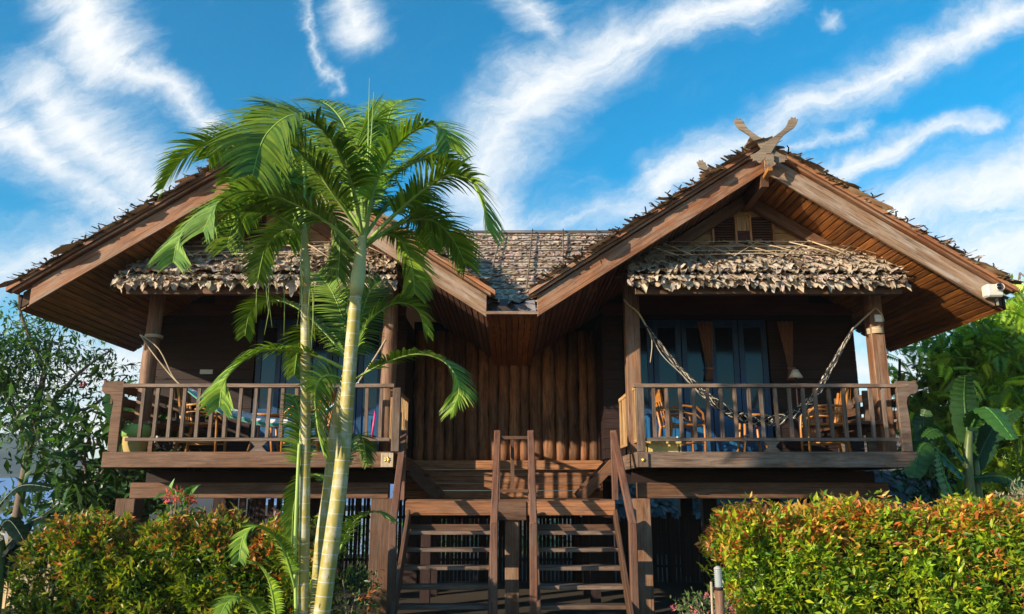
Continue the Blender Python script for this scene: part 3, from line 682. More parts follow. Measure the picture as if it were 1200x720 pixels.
b = MB(); b.box(-1.74, 1.49, 13.8, 16.3, .15, .3, amt=0); part('floor_slab', b, 'dark', house)
b = MB(); b.box(5.03, 5.13, 10.78, 10.80, 2.28, 2.38); part('junction_box', b, 'white', pR)
b = MB()
for k in range(5): b.tube([(5.06+.11*math.cos(a), 10.9+.13*math.sin(a), 2.13+k*.018) for a in np.linspace(0, 6.28, 12)], .01, 5)
part('rope_lashing', b, 'rope', pR)
# floodlight on the right rake
b = MB(); p = at(1161, 342, 9.9); b.box(p.x-.10, p.x+.11, 9.80, 9.94, p.z-.085, p.z+.08); fl = part('floodlight', b, 'white', house, .02)
b = MB(); b.tube([(p.x+.05, 9.80, p.z+.035), (p.x+.05, 9.77, p.z+.035)], .042, 16); part('lamp_lens', b, 'glass', fl)
b = MB(); b.tube([(p.x+.05, 9.79, p.z+.035), (p.x+.05, 9.765, p.z+.035)], [.052, .052], 16, cap=False); part('lamp_ring', b, 'white', fl)
b = MB(); b.beam((p.x+.06, 9.9, p.z-.09), (p.x+.10, 9.95, p.z-.16), .03, .03); part('lamp_bracket', b, 'tin', fl)
b = MB(); b.beam((6.35, 12.9, 2.1), (6.27, 12.9, 1.4), .03, .03); part('loose_strut', b, 'dark', house)

# ------------------------------------------------------------------ landing and stairs
b = MB(); y = 10.74
while y < 13.4: b.box(-1.38, 1.34, y, y+.13, -.15, -.11, amt=.2); y += .135
land = part('landing', b, 'brown', house)
b = MB(); b.box(-1.38, -.19, 10.62, 10.72, -.31, -.125); part('landing_beam', b, 'panel', land, .008)
b = MB(); b.box(.19, 1.34, 10.62, 10.72, -.31, -.125); part('landing_beam', b, 'panel', land, .008)
b = MB(); b.box(-.188, .188, 10.60, 10.735, -.37, -.13); part('landing_block', b, 'brown', land, .008)
b = MB(); b.box(-.09, .09, 10.66, 10.78, ZG, -.372); part('landing_post', b, 'post', land, .008)
b = MB(); b.box(-.155, .215, 10.70, 10.76, .67, .71); b.box(-.155, .215, 10.70, 10.76, -.02, .02); b.box(-.02, .03, 10.71, 10.75, .02, .67); part('centre_rail', b, 'brown', land)
for x in (-1.25, 1.2):
    for y in (12.0, 13.2): b = MB(); b.box(x-.07, x+.07, y, y+.14, ZG, -.152); part('landing_post', b, 'dark', land)
for s, xe, xi2 in ((-1, -1.66, -1.12), (1, 1.56, 1.05)):
    b = MB()
    for y in (12.45, 13.25): b.beam((xe, y, .42), (xi2, y, -.10), .05, .15)
    b.box(*sorted((xe, xe+.03*s)), 12.45, 13.25, .34, .42)
    st_p = part('side_steps', b, 'brown', land, .006)
    for k in range(2):
        f = (k+1)/3; x = xe+(xi2-xe)*f; b = MB(); b.box(x-.13, x+.13, 12.42, 13.28, .46-.19*(k+1)-.04, .46-.19*(k+1)); part('tread', b, 'red', st_p)
def flight(x0, x1, nx, name_mat):
    # nx: (lower newel x, upper post x) for both sides
    root = MB(); yb, zb_ = 9.15, -1.66; yt, zt = 10.62, -.31
    for x in (x0-.02, x1+.02): root.beam((x, yb, zb_+.02), (x, yt, zt), .045, .22)
    root.box(x0-.02, x1+.02, 10.64, 10.67, -.52, -.42)
    fl_ = part('staircase', root, 'brown', house, .006)
    for k in range(7):
        z = -1.66 + .193*(k+1) + .0; D = 9.6 + .2075*(k-1) - .0
        z = -1.32 + .195*(k-1); b = MB(); b.box(x0, x1, D+random.uniform(-.012, .012), D+.235, z+random.uniform(-.004, .004), z+.045, amt=.25)
        if z+.045 < -.31: part('tread', b, 'rail', fl_, .006)
    for (xa, xb) in nx:
        b = MB(); b.box(xa-.045, xa+.045, 9.46, 9.56, ZG, -.345, amt=.15); part('newel_post', b, 'red', fl_, .008)
        b = MB(); b.beam((xa, 9.475, -.385), (xb, 10.80, .77), .085, .07, amt=.15); part('handrail', b, 'red', fl_, .008)
        b = MB(); b.box(xb-.04, xb+.04, 10.735, 10.81, -.12, .79, amt=.15); part('top_post', b, 'red', fl_, .006)
    return fl_
flight(-1.31, -.27, ((-1.368, -1.45), (-.207, -.194)), 0)
flight(.32, 1.31, ((.246, .251), (1.388, 1.359)), 0)

# ------------------------------------------------------------------ porch furniture
def armchair_mesh(parent, base, rot):
    rm = Matrix.Rotation(rot, 3, 'Z'); T = lambda x, y, z: base + rm @ Vector((x, y, z))
    def tb(name, pts, r, flat=1.0):
        b = MB(); b.tube([T(*p) for p in pts], r, 8, amt=.1, flat=flat); return part(name, b, 'chair', parent)
    b = MB(); c = [T(x, y, z) for z in (.40, .435) for y in (-.24, .24) for x in (-.24, .24)]; b.hexa(c, amt=.05); part('seat', b, 'chair', parent, .012)
    for s in (-1, 1):
        tb('leg', [(.24, s*.24, 0), (.24, s*.25, .25), (.235, s*.255, .43), (.22, s*.26, .58), (.12, s*.265, .665), (-.06, s*.27, .68), (-.24, s*.27, .66)], [.02, .019, .018, .018, .017, .017, .017])
        tb('leg', [(-.30, s*.24, 0), (-.24, s*.24, .42), (-.33, s*.25, .90)], [.024, .022, .02])
        tb('arm_brace', [(.235, s*.255, .45), (.12, s*.262, .56), (-.06, s*.265, .58), (-.25, s*.26, .56)], .013)
        tb('stretcher', [(.24, s*.245, .16), (-.27, s*.24, .16)], .012)
    b = MB(); rows = []
    for q in range(3): rows.append([T(-.335-.03*math.cos(t*3.14)*-1-.012*q, -.25+.5*(t+.5), .76+q*.085) for t in np.linspace(-.5, .5, 7)])
    rows2 = [[p + rm @ Vector((-.022, 0, 0)) for p in r] for r in rows]
    b.grid(rows, smooth=True); b.grid(rows2, smooth=True); b.grid([rows[0], rows2[0]]); b.grid([rows[-1], rows2[-1]]); part('backrest', b, 'chair', parent)
    for q in range(4): tb('back_slat', [(-.25, -.15+q*.1, .43), (-.325, -.15+q*.1, .78)], .011)
def chair(x, y, rot, label):
    t = thing('armchair', label, 'chair', (x, y, .49), 'bentwood armchairs on the balconies'); armchair_mesh(t, Vector((x, y, .492)), rot)
chair(2.45, 11.55, R(8), 'golden wooden armchair left of the table behind the black and white hammock')
chair(4.42, 11.45, R(172), 'golden wooden armchair with sunlit back right of the table on the right balcony')
chair(-4.35, 11.35, R(5), 'wooden armchair on the left balcony beside the outer log post')
chair(-2.95, 11.50, R(172), 'wooden armchair behind the ringed palm stems on the left balcony')
def rtable(x, y, label):
    t = thing('side_table', label, 'table', (x, y, .49), 'small wooden tables between the armchairs')
    b = MB(); b.tube([(x, y, 1.05), (x, y, 1.085)], .25, 24, amt=.05); part('tabletop', b, 'chair', t, .005)
    b = MB(); pts = [(x+.22*math.cos(a), y+.22*math.sin(a), 1.02) for a in np.linspace(0, 6.283, 17)]; b.tube(pts, .018, 6); part('apron', b, 'chair', t)
    for a in (45, 135, 225, 315):
        b = MB(); b.tube([(x+.17*math.cos(R(a)), y+.17*math.sin(R(a)), 1.03), (x+.2*math.cos(R(a)), y+.2*math.sin(R(a)), .7), (x+.26*math.cos(R(a)), y+.26*math.sin(R(a)), .492)], .019, 8); part('leg', b, 'chair', t)
    b = MB(); b.tube([(x, y, .70), (x, y, .715)], .2, 20); part('lower_shelf', b, 'chair', t)
rtable(3.50, 11.75, 'round golden wooden table on the right balcony under the hammock')
rtable(-3.6, 11.7, 'round wooden table on the left balcony behind the striped hammock')
# hammocks
def bez(pts, n):
    P = [Vector(p) for p in pts]; out = []
    for i in range(len(P)-1):
        p0 = P[max(i-1, 0)]; p1 = P[i]; p2 = P[i+1]; p3 = P[min(i+2, len(P)-1)]
        for k in range(n):
            t = k/n; out.append(.5*((2*p1)+(p2-p0)*t+(2*p0-5*p1+4*p2-p3)*t*t+(3*p1-p0-3*p2+p3)*t**3))
    out.append(P[-1]); return out
hm = thing('hammock', 'black and cream woven hammock slung between the right balcony posts', 'hammock', (3.4, 10.8, .9), 'hammocks on the balconies')
path = bez([at(757, 382, 10.85), at(790, 425, 10.9), at(830, 466, 10.95), at(870, 490, 10.98), at(912, 492, 10.98), at(950, 470, 10.95), at(977, 425, 10.9), at(1000, 385, 10.85)], 9)
for mi, nm in ((0, 'black_netting'), (1, 'cream_netting')):
    b = MB()
    for s_ in range(12 if mi else 16):
        ph = s_*2*math.pi/(12 if mi else 16) + mi*.35; pts = []
        for i, p in enumerate(path):
            t = i/(len(path)-1); w = .012 + .058*math.sin(math.pi*t)**.75
            u = math.sin(i*.75*(1 if s_ % 2 else -1)+ph); v = math.cos(i*.55+ph*2+mi)
            pts.append(p + Vector((0, v*w*.8, u*w*1.0)) + Vector((random.uniform(-1, 1), 0, random.uniform(-1, 1)))*.005)
        b.tube(pts, .0065 if mi else .0085, 5, col=(1, 1, 1, 1))
    part(nm, b, 'hblack' if mi == 0 else 'hwhite', hm)
b = MB(); b.tube(bez([at(731, 351, 10.78), at(737, 358, 10.76), at(748, 367, 10.8), at(757, 382, 10.85)], 4), .014, 6, col=(1.1, 1.0, .8, 1)); b.tube(bez([at(757, 382, 10.85), at(764, 400, 10.8), at(762, 425, 10.8)], 4), .007, 5); part('rope', b, 'rope', hm); b = MB(); b.tube(bez([at(1000, 385, 10.85), at(1013, 373, 10.8), at(1026, 361, 10.77)], 4), .014, 6)
b.tube(bez([at(1026, 361, 10.77), at(1033, 368, 10.76), at(1036, 377, 10.77)], 4), .01, 5)
part('rope', b, 'rope', hm)
b = MB(); b.tube(bez([at(760, 385, 10.86), at(775, 415, 10.83), at(800, 440, 10.83), at(820, 462, 10.85)], 6), .006, 5)
part('side_cord', b, 'hwhite', hm)
hm = thing('hammock', 'white hammock with teal edge stripes hanging behind the left balcony railing', 'hammock', (-3.4, 10.8, .9), 'hammocks on the balconies')
path = bez([at(212, 454, 10.85), at(240, 477, 10.88), at(272, 494, 10.9), at(310, 504, 10.92), at(345, 503, 10.92), at(385, 486, 10.9), at(420, 450, 10.88)], 8)
b = MB(); rows = []
for q in range(9):
    row = []
    for i, p in enumerate(path):
        t = i/(len(path)-1); w = .02+.085*math.sin(math.pi*t)**.7; a = math.pi*(q/8)
        row.append(p + Vector((0, math.cos(a)*w*1.2*-1 + w*.3, -w*.95*math.sin(a)*1 + w*.9 - (w*1.2 if q < 4 else 0)*0)) + Vector((0, 0, (q/8)*w*.9)))
    rows.append(row)
b.grid(rows); part('striped_cloth', b, 'hstripe', hm)
b = MB(); 
for o_ in (0, 6): b.tube(bez([at(164, 392, 10.78), at(180+o_, 415-o_, 10.8), at(200+o_*.3, 440, 10.84), at(212, 452, 10.85)], 4), .009, 6)
part('rope', b, 'rope', hm); b = MB(); b.tube(bez([at(420, 448, 10.88), at(440, 418, 10.85), at(452, 398, 10.8)], 4), .012, 6)
part('rope', b, 'rope', hm); b = MB()
for k in range(3): b.tube([(-4.99+.115*math.cos(a), 10.9+.115*math.sin(a), at(164, 392, 10.78).z-.03+k*.016) for a in np.linspace(0, 6.28, 16)], .008, 5)
part('rope_lashing', b, 'rope', hm)
# curtains
def curtain(px, label):
    x = at(px, 400, 12.5).x; z0 = at(px, 377, 12.5).z; zk = at(px, 432, 12.5).z; z1 = at(px, 446, 12.5).z
    b = MB(); rows = []
    for q in range(14):
        z = z0+(z1-z0)*q/13; t = abs(z-zk)/(z0-zk); w = .035+.10*min(1, t)**.8
        rows.append([(x+.04*(1-min(1, t))+w*(a-.5)*2*.95, 12.49-.022*math.sin(a*22+q*.1), z) for a in np.linspace(0, 1, 22)])
    b.grid(rows); o = b.build('curtain', 'curtain', origin=(x, 12.49, z1)); tag(o, label, 'curtain', 'tied curtains at the blue doors'); s = o.modifiers.new('thick', 'SOLIDIFY'); s.thickness = .008
    k = MB(); k.tube([(x-.02, 12.47, zk), (x+.04, 12.455, zk-.01), (x+.10, 12.47, zk)], .018, 6); k.build('tie_band', 'curtain', o, origin=(x, 12.49, zk))
curtain(827, 'tied brown curtain at the blue doors, the one above the left armchair'); curtain(921, 'tied brown curtain at the blue doors, the one above the white lamp shade')
# white shade below the second curtain
p = at(932, 437, 12.2); b = MB(); b.tube([(p.x, 12.2, p.z+.05), (p.x, 12.2, p.z-.08)], [.04, .11], 14, cap=True); o = b.build('lamp_shade', 'white', origin=(p.x, 12.2, p.z-.08)); tag(o, 'small white conical shade on a stand by the blue doors', 'lamp')
b = MB(); b.tube([(p.x, 12.2, p.z-.08), (p.x, 12.2, .50)], .015, 8); b.tube([(p.x, 12.2, .492), (p.x, 12.2, .52)], .12, 14); b.build('lamp_stand', 'dark', o, origin=(p.x, 12.2, .49))
# basket
p = at(160, 505, 10.72); bk = thing('basket', 'round straw basket with green cloth rim on the left balcony', 'basket', (p.x, 10.72, .49))
b = MB(); b.tube([(p.x, 10.72, .492), (p.x, 10.72, .60), (p.x, 10.72, .72)], [.13, .16, .16], 20, cap=False); b.tube([(p.x, 10.72, .492), (p.x, 10.72, .5)], .13, 20); part('woven_body', b, 'wicker', bk)
M['green'] = plain('green_cloth', (.22, .42, .12), .8)
b = MB(); b.tube([(p.x, 10.72, .70), (p.x, 10.72, .80), (p.x, 10.72, .86), (p.x, 10.72, .85)], [.175, .18, .165, .02], 20); part('cloth_rim', b, 'green', bk)
# low stool with papers
p = at(775, 518, 10.75); st = thing('low_stool', 'low yellow wicker stool behind the left end of the right railing', 'stool', (p.x, 10.8, .49))
b = MB(); b.box(p.x-.25, p.x+.25, 10.62, 11.0, .60, .64); part('seat', b, 'wicker', st, .01)
for sx in (-1, 1):
    for yy in (10.66, 10.96): b = MB(); b.box(p.x+sx*.22-.02, p.x+sx*.22+.02, yy-.02, yy+.02, .492, .6); part('leg', b, 'wicker', st)
b = MB(); b.box(p.x-.22, p.x+.22, 10.64, 10.655, .5, .6); part('woven_panel', b, 'wicker', st)
b = MB()
for k in range(3): b.box(p.x-.18+k*.05, p.x+.10+k*.05, 10.63, 10.85, .642+k*.02, .66+k*.02, amt=.05)
o = b.build('paper_stack', 'paper', origin=(p.x, 10.75, .642)); tag(o, 'stack of white papers lying on the low wicker stool', 'papers')
# cushion + pink pole on left balcony
p = at(430, 519, 10.75); b = MB(); b.tube([(p.x-.22, 10.8, .60), (p.x-.12, 10.75, .61), (p.x, 10.7, .61), (p.x+.11, 10.66, .62)], [.06, .10, .115, .10], 16); o = b.build('cushion', 'cstripe', origin=(p.x, 10.75, .5)); tag(o, 'yellow and red striped bolster cushion on the left balcony floor', 'cushion')
a0 = at(434, 522, 10.6); a1 = at(440, 482, 10.55); b = MB(); b.tube([a0, a1], .014, 8); o = b.build('pink_pole', 'pink', origin=a0); tag(o, 'thin pink pole leaning in the corner of the left balcony', 'pole')

# ------------------------------------------------------------------ palm
def strip_leaflets(path, Lmax, seed, droop=1.0, dens=1.0, cols=None, hang=.35, twist=0.0, w=.013, i0=.14):
    """leaflets along a rachis; returns (verts, quads, colours)"""
    rg = np.random.default_rng(seed); pts = np.array([tuple(p) for p in path]); seg = np.linalg.norm(np.diff(pts, axis=0), axis=1); cum = np.concatenate([[0], np.cumsum(seg)]); L = cum[-1]
    n = int(L/.0205*dens); ft = rg.uniform(.68, 1.22); V = []; F = []; Cc = []; cols = cols or [(.16,.28,.025), (.26,.38,.035), (.09,.18,.02)]
    side0 = None
    for i in range(n):
        t = i0+(1-i0)*(i/n); s = t*L; x = np.array([np.interp(s, cum, pts[:, k]) for k in range(3)]); x2 = np.array([np.interp(min(s+.03, L), cum, pts[:, k]) for k in range(3)]); x1 = np.array([np.interp(max(s-.03, 0), cum, pts[:, k]) for k in range(3)])
        T = x2-x1; T /= np.linalg.norm(T)+1e-9; up = np.array([0, 0, 1.0]); S_ = np.cross(T, up); ns = np.linalg.norm(S_)
        if ns < .25 and side0 is not None: S_ = side0 - T*np.dot(side0, T)
        S_ /= np.linalg.norm(S_)+1e-9
        if side0 is not None and np.dot(S_, side0) < 0: S_ = -S_
        side0 = S_; Nn = np.cross(S_, T); Nn /= np.linalg.norm(Nn)
        if abs(twist) > 0: S2 = S_*math.cos(twist)+Nn*math.sin(twist); Nn = np.cross(S2, T); S_u = S2
        else: S_u = S_
        prof = math.sin(math.pi*min(1, (t-i0)/(1-i0)*.76+.16))**.65; l = Lmax*prof*rg.uniform(.88, 1.08)
        for sg in (-1, 1):
            fwd = .30+.65*t+rg.uniform(-.06, .06); d = S_u*sg*1.0 + T*fwd + (Nn if Nn[2] > 0 or abs(twist) > .3 else -Nn)*(.35+rg.uniform(-.12, .12)); d /= np.linalg.norm(d)
            wd = np.cross(d, Nn); wd /= np.linalg.norm(wd)+1e-9; wn = T*.8+wd*.2; wn -= d*np.dot(wn, d); wn /= np.linalg.norm(wn)
            o = len(V); ww = w*rg.uniform(.8, 1.15); g_ = droop*rg.uniform(.8, 1.25)
            p = x.copy(); K = 4
            for q in range(K+1):
                f = q/K; pr = ww*(.55+.6*math.sin(math.pi*min(f+.2, 1)))*(1 if q < K else .12)
                V.append(p - wn*pr); V.append(p + wn*pr)
                step = d*l/K + np.array([0, 0, -1])*g_*l/K*(.15+1.25*f)
                step = step/np.linalg.norm(step)*l/K; p = p + step
            for q in range(K): F.append((o+2*q, o+2*q+1, o+2*q+3, o+2*q+2))
            c = np.array(cols[rg.choice(len(cols), p=[.45, .3, .25] if len(cols) == 3 else None)])*rg.uniform(.8, 1.2)*ft; Cc += [c]*(2*(K+1))
    return np.array(V), np.array(F), np.array(Cc)
palm = thing('palm_tree', 'clump of tall ringed yellow green palm stems with arching feathery fronds', 'palm', (at(370, 720, 6).x, 6, ZG))
def stem(pts, D, widths, name='palm_stem', top=None):
    P = [at(x, y, d) for (x, y), d in zip(pts, D)]; p0 = P[0].copy(); dirv = (P[0]-P[1]).normalized(); base = P[0] + dirv*((P[0].z-ZG)/max(.2, abs(dirv.z)))
    path = bez([base]+P, 8); rr_ = list(np.interp(np.linspace(0, 1, len(path)), np.linspace(0, 1, len(widths)+1), [widths[0]*1.05]+widths)); b = MB(); b.tube(path, [r/FP*D[0]/2 for r in rr_], 14, col=(1, 1, 1, 1)); o = part(name, b, 'pstem', palm)
    return o
stem([(377,720),(389,633),(397,577),(403,520),(410,430),(417,345)], [6]*6, [19,18.5,18,17,16,14.5])
stem([(355,720),(357,600),(358,500),(358,400),(358,330)], [6.15]*5, [12.5,12,12,11.5,10.5])
stem([(369,720),(376,633),(384,577),(389,530),(396,480),(404,450)], [6.3]*6, [13,13,12.5,12,12,11])
M['shaft'] = plain('green_crownshaft', (.42, .46, .2), .4, var=.2, scale=6)
def shaft(p0, p1, D, w0, w1):
    b = MB(); a = at(*p0, D); c = at(*p1, D); pts = [a.lerp(c, q/7) for q in range(8)]; ws = np.interp(np.linspace(0, 1, 8), [0, .25, .6, 1], [w0, w0*1.25, w1*1.2, w1]); b.tube(pts, [w/FP*D/2 for w in ws], 12, col=(1, 1, 1, 1)); part('crownshaft', b, 'shaft', palm)
shaft((417,347), (427,262), 6.0, 15, 10); shaft((358,332), (356,262), 6.15, 11, 7); shaft((404,452), (411,420), 6.3, 11, 8)
b = MB(); b.tube(bez([at(347,720,6.1), at(346,640,6.1), at(349,560,6.1), at(351,520,6.1)], 6), .014, 8, col=(.8, 1, .6, 1)); part('sucker_stem', b, 'shaft', palm)
FR = [  # px path, depth at start/end, leaflet length, twist
 ([(425,280),(412,215),(385,160),(348,135),(312,158),(296,205)], 6.0, 4.9, .42, .5),
 ([(427,282),(440,215),(464,172),(492,150),(516,150),(528,175)], 6.0, 5.6, .36, -.35),
 ([(428,286),(462,252),(497,222),(525,206),(551,212),(566,242),(572,270)], 6.0, 5.8, .36, 0),
 ([(430,286),(470,262),(505,258),(530,280),(546,312)], 6.05, 6.7, .32, 0),
 ([(420,296),(385,262),(340,237),(295,224),(258,236),(238,272)], 6.0, 5.3, .38, 0),
 ([(356,272),(330,222),(296,182),(250,168),(214,186),(190,222)], 6.15, 6.0, .3, 0),
 ([(356,268),(336,206),(304,166),(272,160),(244,186)], 6.15, 6.8, .34, 0),
 ([(355,276),(320,252),(283,247),(243,252),(212,277),(203,308)], 6.15, 5.6, .30, 0),
 ([(358,262),(356,200),(344,150),(322,124),(298,140)], 6.15, 6.7, .36, .2),
 ([(426,268),(420,200),(405,150),(385,124),(362,118)], 6.0, 7.0, .36, .3),
 ([(427,268),(444,190),(452,150),(462,124),(480,118)], 6.0, 6.9, .32, -.2),
 ([(358,265),(372,205),(392,165),(415,155),(436,175)], 6.15, 6.9, .34, 0),
 ([(426,275),(400,235),(378,222),(352,240),(338,285)], 6.05, 6.9, .34, 0),
 ([(427,278),(455,240),(478,232),(498,250),(505,290)], 6.05, 7.0, .3, 0),
 ([(357,270),(345,235),(325,215),(300,222),(284,262)], 6.2, 7.0, .3, 0),
 ([(357,274),(372,248),(390,250),(398,285),(396,325)], 6.15, 6.5, .24, 0),
 ([(356,276),(335,270),(312,290),(302,330)], 6.15, 6.6, .22, 0),
 ([(426,280),(400,240),(370,200),(340,170),(325,190)], 6.0, 5.4, .36, .2),
 ([(427,276),(440,225),(470,200),(505,185),(535,195)], 6.0, 6.6, .34, 0),
 ([(426,276),(412,220),(420,165),(440,140),(452,160)], 6.0, 6.6, .34, .4),
 ([(428,290),(448,275),(468,280),(482,310),(486,345)], 6.05, 6.5, .26, 0),
 ([(356,270),(338,240),(310,235),(280,250),(266,290)], 6.15, 5.6, .28, 0),
 ([(357,262),(340,215),(318,190),(292,190),(268,215)], 6.2, 7.0, .3, 0),
 # lower crown of the third stem
 ([(413,446),(450,426),(490,415),(523,426),(538,455),(528,485)], 6.3, 5.9, .22, 0),
 ([(412,430),(430,380),(462,356),(488,362),(500,392)], 6.3, 6.5, .22, 0),
 ([(410,436),(360,414),(305,412),(266,442),(257,478)], 6.3, 5.8, .26, 0),
 ([(408,420),(358,368),(322,352),(295,364),(287,394)], 6.3, 6.7, .2, 0),
 ([(412,450),(385,440),(370,455),(372,500),(380,535)], 6.3, 5.75, .20, .9),
 ([(412,428),(404,380),(388,340),(372,320)], 6.3, 6.9, .24, .6),
 ([(413,430),(420,385),(432,345),(448,328)], 6.3, 6.9, .22, -.6),
 ([(412,440),(395,400),(372,385),(352,400),(345,440)], 6.3, 6.9, .2, 0),
 ([(400,560),(412,520),(424,512),(430,545)], 6.35, 6.6, .14, 0),
 # low suckers
 ([(398,585),(378,560),(358,560),(345,590),(342,640)], 6.4, 6.7, .14, 0),
 ([(396,650),(415,612),(440,600),(462,612)], 6.3, 6.1, .12, 0),
 ([(346,690),(330,640),(305,618),(286,628),(280,658)], 6.1, 5.7, .13, 0),
 ([(318,760),(300,715),(285,700),(268,705),(258,722)], 6.1, 5.6, .13, 0),
 ([(349,560),(352,500),(346,470),(335,462)], 6.1, 6.4, .16, 0),
 ([(325,740),(318,690),(306,665),(292,660)], 6.2, 6.0, .1, .2)]
for i, (px, d0, d1, Lm, tw) in enumerate(FR):
    n = len(px); P = bez([at(x, y, d0+(d1-d0)*(k/(n-1))**.8) for k, (x, y) in enumerate(px)], 7)
    r0 = .018 if Lm > .25 else .011
    b = MB(); b.tube(P, list(np.linspace(r0, .003, len(P))), 6, col=(.62, .85, .4, 1))
    fr = part('frond', b, 'shaft', palm); cc = centre(b)
    dry = [(.16,.27,.05), (.22,.33,.06), (.10,.2,.04)] if i in (4, 7, 15, 16, 28, 29, 31) else None
    v, f, c = strip_leaflets(P, Lm*1.2, i+3, droop=.62 if Lm > .25 else .5, cols=dry, twist=tw, w=.0092 if Lm > .25 else .0076, dens=1.0 if Lm > .25 else 1.1, i0=.22 if Lm > .25 else .14)
    npmesh('leaflets', [(v, f, c)], 'palm', fr, tuple(cc), smooth=False)
b = MB()
for dx, y0 in ((433, 92), (438, 108)): b.tube([at(427, 265, 6), at((427+dx)/2+1, 190, 6), at(dx, y0, 6)], [.012, .008, .002], 5, col=(.7, .9, .5, 1))
part('spear_leaf', b, 'shaft', palm)
b = MB()
for k in range(16):
    x = random.uniform(300, 440); y0 = random.uniform(300, 345); l = random.uniform(15, 75); b.tube([at(x, y0, 6.1), at(x+random.uniform(-4, 4), y0+l*.5, 6.1), at(x+random.uniform(-6, 6), y0+l, 6.1)], [.005, .004, .002], 4, col=(.5, .6, .3, 1))
part('hanging_strand', b, 'shaft', palm)['kind'] = 'stuff'

# ------------------------------------------------------------------ hedges
def hedge(label, x0, x1, y0, y1, ztop, cols, wts, tipc, seed, n, lean=0, left_taper=0, right_taper=0, size=.07, tipw=.5):
    global RNG
    RNG = np.random.default_rng(seed); cx, cy = (x0+x1)/2, (y0+y1)/2
    t = thing('hedge', label, 'hedge', (cx, cy, ZG))
    u = RNG.uniform(0, 1, n); v = RNG.uniform(0, 1, n); w = RNG.uniform(0, 1, n)
    shell = RNG.uniform(0, 1, n) < .82
    face = RNG.uniform(0, 1, n)
    v = np.where(shell & (face < .55), RNG.exponential(.06, n), v); w = np.where(shell & (face >= .55), 1-RNG.exponential(.05, n), w); v = np.clip(v, 0, 1); w = np.clip(w, 0, 1)
    x = x0+(x1-x0)*u; 
    bumpz = .06*np.sin(x*5.1+seed)+.05*np.sin(x*11+1)+.035*np.sin(x*23); fy = .07*np.sin(x*6+w*5+seed)+.05*np.sin(x*13+w*9)
    zt = ztop + bumpz; zt = zt - left_taper*np.clip((.1-u)/.1, 0, 1)**1.5 - right_taper*np.clip((u-.84)/.16, 0, 1)**1.5
    rnd = np.clip((w-.8)/.2, 0, 1)*np.clip((.18-v)/.18, 0, 1)
    z = ZG+(zt-ZG)*w - .10*rnd; y = y0+(y1-y0)*v + fy + .14*rnd
    sh = np.floor(x*16)+np.floor(y*9)*77; hsh = np.modf(np.sin(sh*12.9898)*43758.5)[0]; z += np.where(w > .86, np.abs(hsh)**3*.17*RNG.uniform(.3, 1, n), 0); y -= np.where(v < .2, np.abs(np.modf(np.sin(np.floor(x*11)*7.3+np.floor(z*9)*31.7)*4758.5)[0])**3*.16*RNG.uniform(.3, 1, n), 0)
    pos = np.stack([x, y, z], 1)
    # group leaves into whorled shoots of several leaves
    K = 4; m = n; fw = np.stack([RNG.normal(0, .35, m), -.75*(v < .25)+RNG.normal(0, .3, m), .55+RNG.normal(0, .25, m)], 1)
    c = pick(cols, wts, m, .3); patch = .5+.5*np.sin(x*3.1+z*4+seed)*np.sin(x*1.3-z*2.6+2*seed)
    tip = RNG.uniform(0, 1, m) < tipw*(np.clip((w-.78)/.22, 0, 1)*.85 + .16*patch + .3*(patch > .8)); c = np.where(tip[:, None], pick(tipc, [1]*len(tipc), m, .25), c)
    ch = []
    for k in range(K):
        rot = rotmats(m, fw, .55, 1.2); ch.append(scatter(LEAF[0], LEAF[1], pos+RNG.normal(0, size*.25, (m, 3)), rot, RNG.uniform(.6, 1.25, m)*size, c*RNG.uniform(.85, 1.15, (m, 1))))
    npmesh('leaves', ch, 'leaf', t, (cx, cy, ZG))
    b = MB()
    for k in range(int((x1-x0)*9)):
        xx = random.uniform(x0+.1, x1-.1); yy = random.uniform(y0+.2, y1-.1); b.tube([(xx, yy, ZG), (xx+random.uniform(-.1, .1), yy, ZG+.6*(ztop-ZG)), (xx+random.uniform(-.2, .2), yy+random.uniform(-.1, .1), ztop-.1)], [.016, .011, .005], 5)
    part('stems', b, 'bark', t)['kind'] = 'stuff'
    # dense dark heart so nothing shows through
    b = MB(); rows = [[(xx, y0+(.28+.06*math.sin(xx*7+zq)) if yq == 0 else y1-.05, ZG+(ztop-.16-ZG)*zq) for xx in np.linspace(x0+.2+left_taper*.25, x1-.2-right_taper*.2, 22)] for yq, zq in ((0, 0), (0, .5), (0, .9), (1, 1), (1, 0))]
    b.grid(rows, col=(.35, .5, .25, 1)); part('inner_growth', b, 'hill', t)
    return t
YG = [(.32,.44,.02), (.20,.34,.025), (.46,.50,.025), (.10,.20,.02)]
hedge('clipped yellow green hedge with orange tips in front of the right balcony', 2.05, 6.6, 7.9, 9.0, -.25, YG, [3, 2.5, 2, 2], [(.62,.22,.04), (.60,.34,.05), (.62,.42,.08), (.5,.12,.03)], 3, 12000, left_taper=.32, size=.088, tipw=.62)
hedge('dark green hedge with rusty new tips left of the palm', -4.6, -1.75, 7.7, 8.8, -.40, [(.25,.32,.02), (.13,.22,.02), (.40,.38,.035), (.05,.10,.015)], [2.5, 3, 1.4, 2], [(.52,.15,.035), (.45,.22,.05), (.5,.28,.06)], 5, 8500, left_taper=.2, right_taper=.3, size=.085, tipw=.42)
hedge('pale pinkish variegated shrub at the right end of the hedges', 5.35, 6.9, 8.3, 9.3, -.02, [(.30,.33,.2), (.2,.28,.1), (.42,.33,.24)], [2, 2, 1.5], [(.5,.3,.25), (.45,.4,.3)], 8, 2200, left_taper=.3, size=.06)
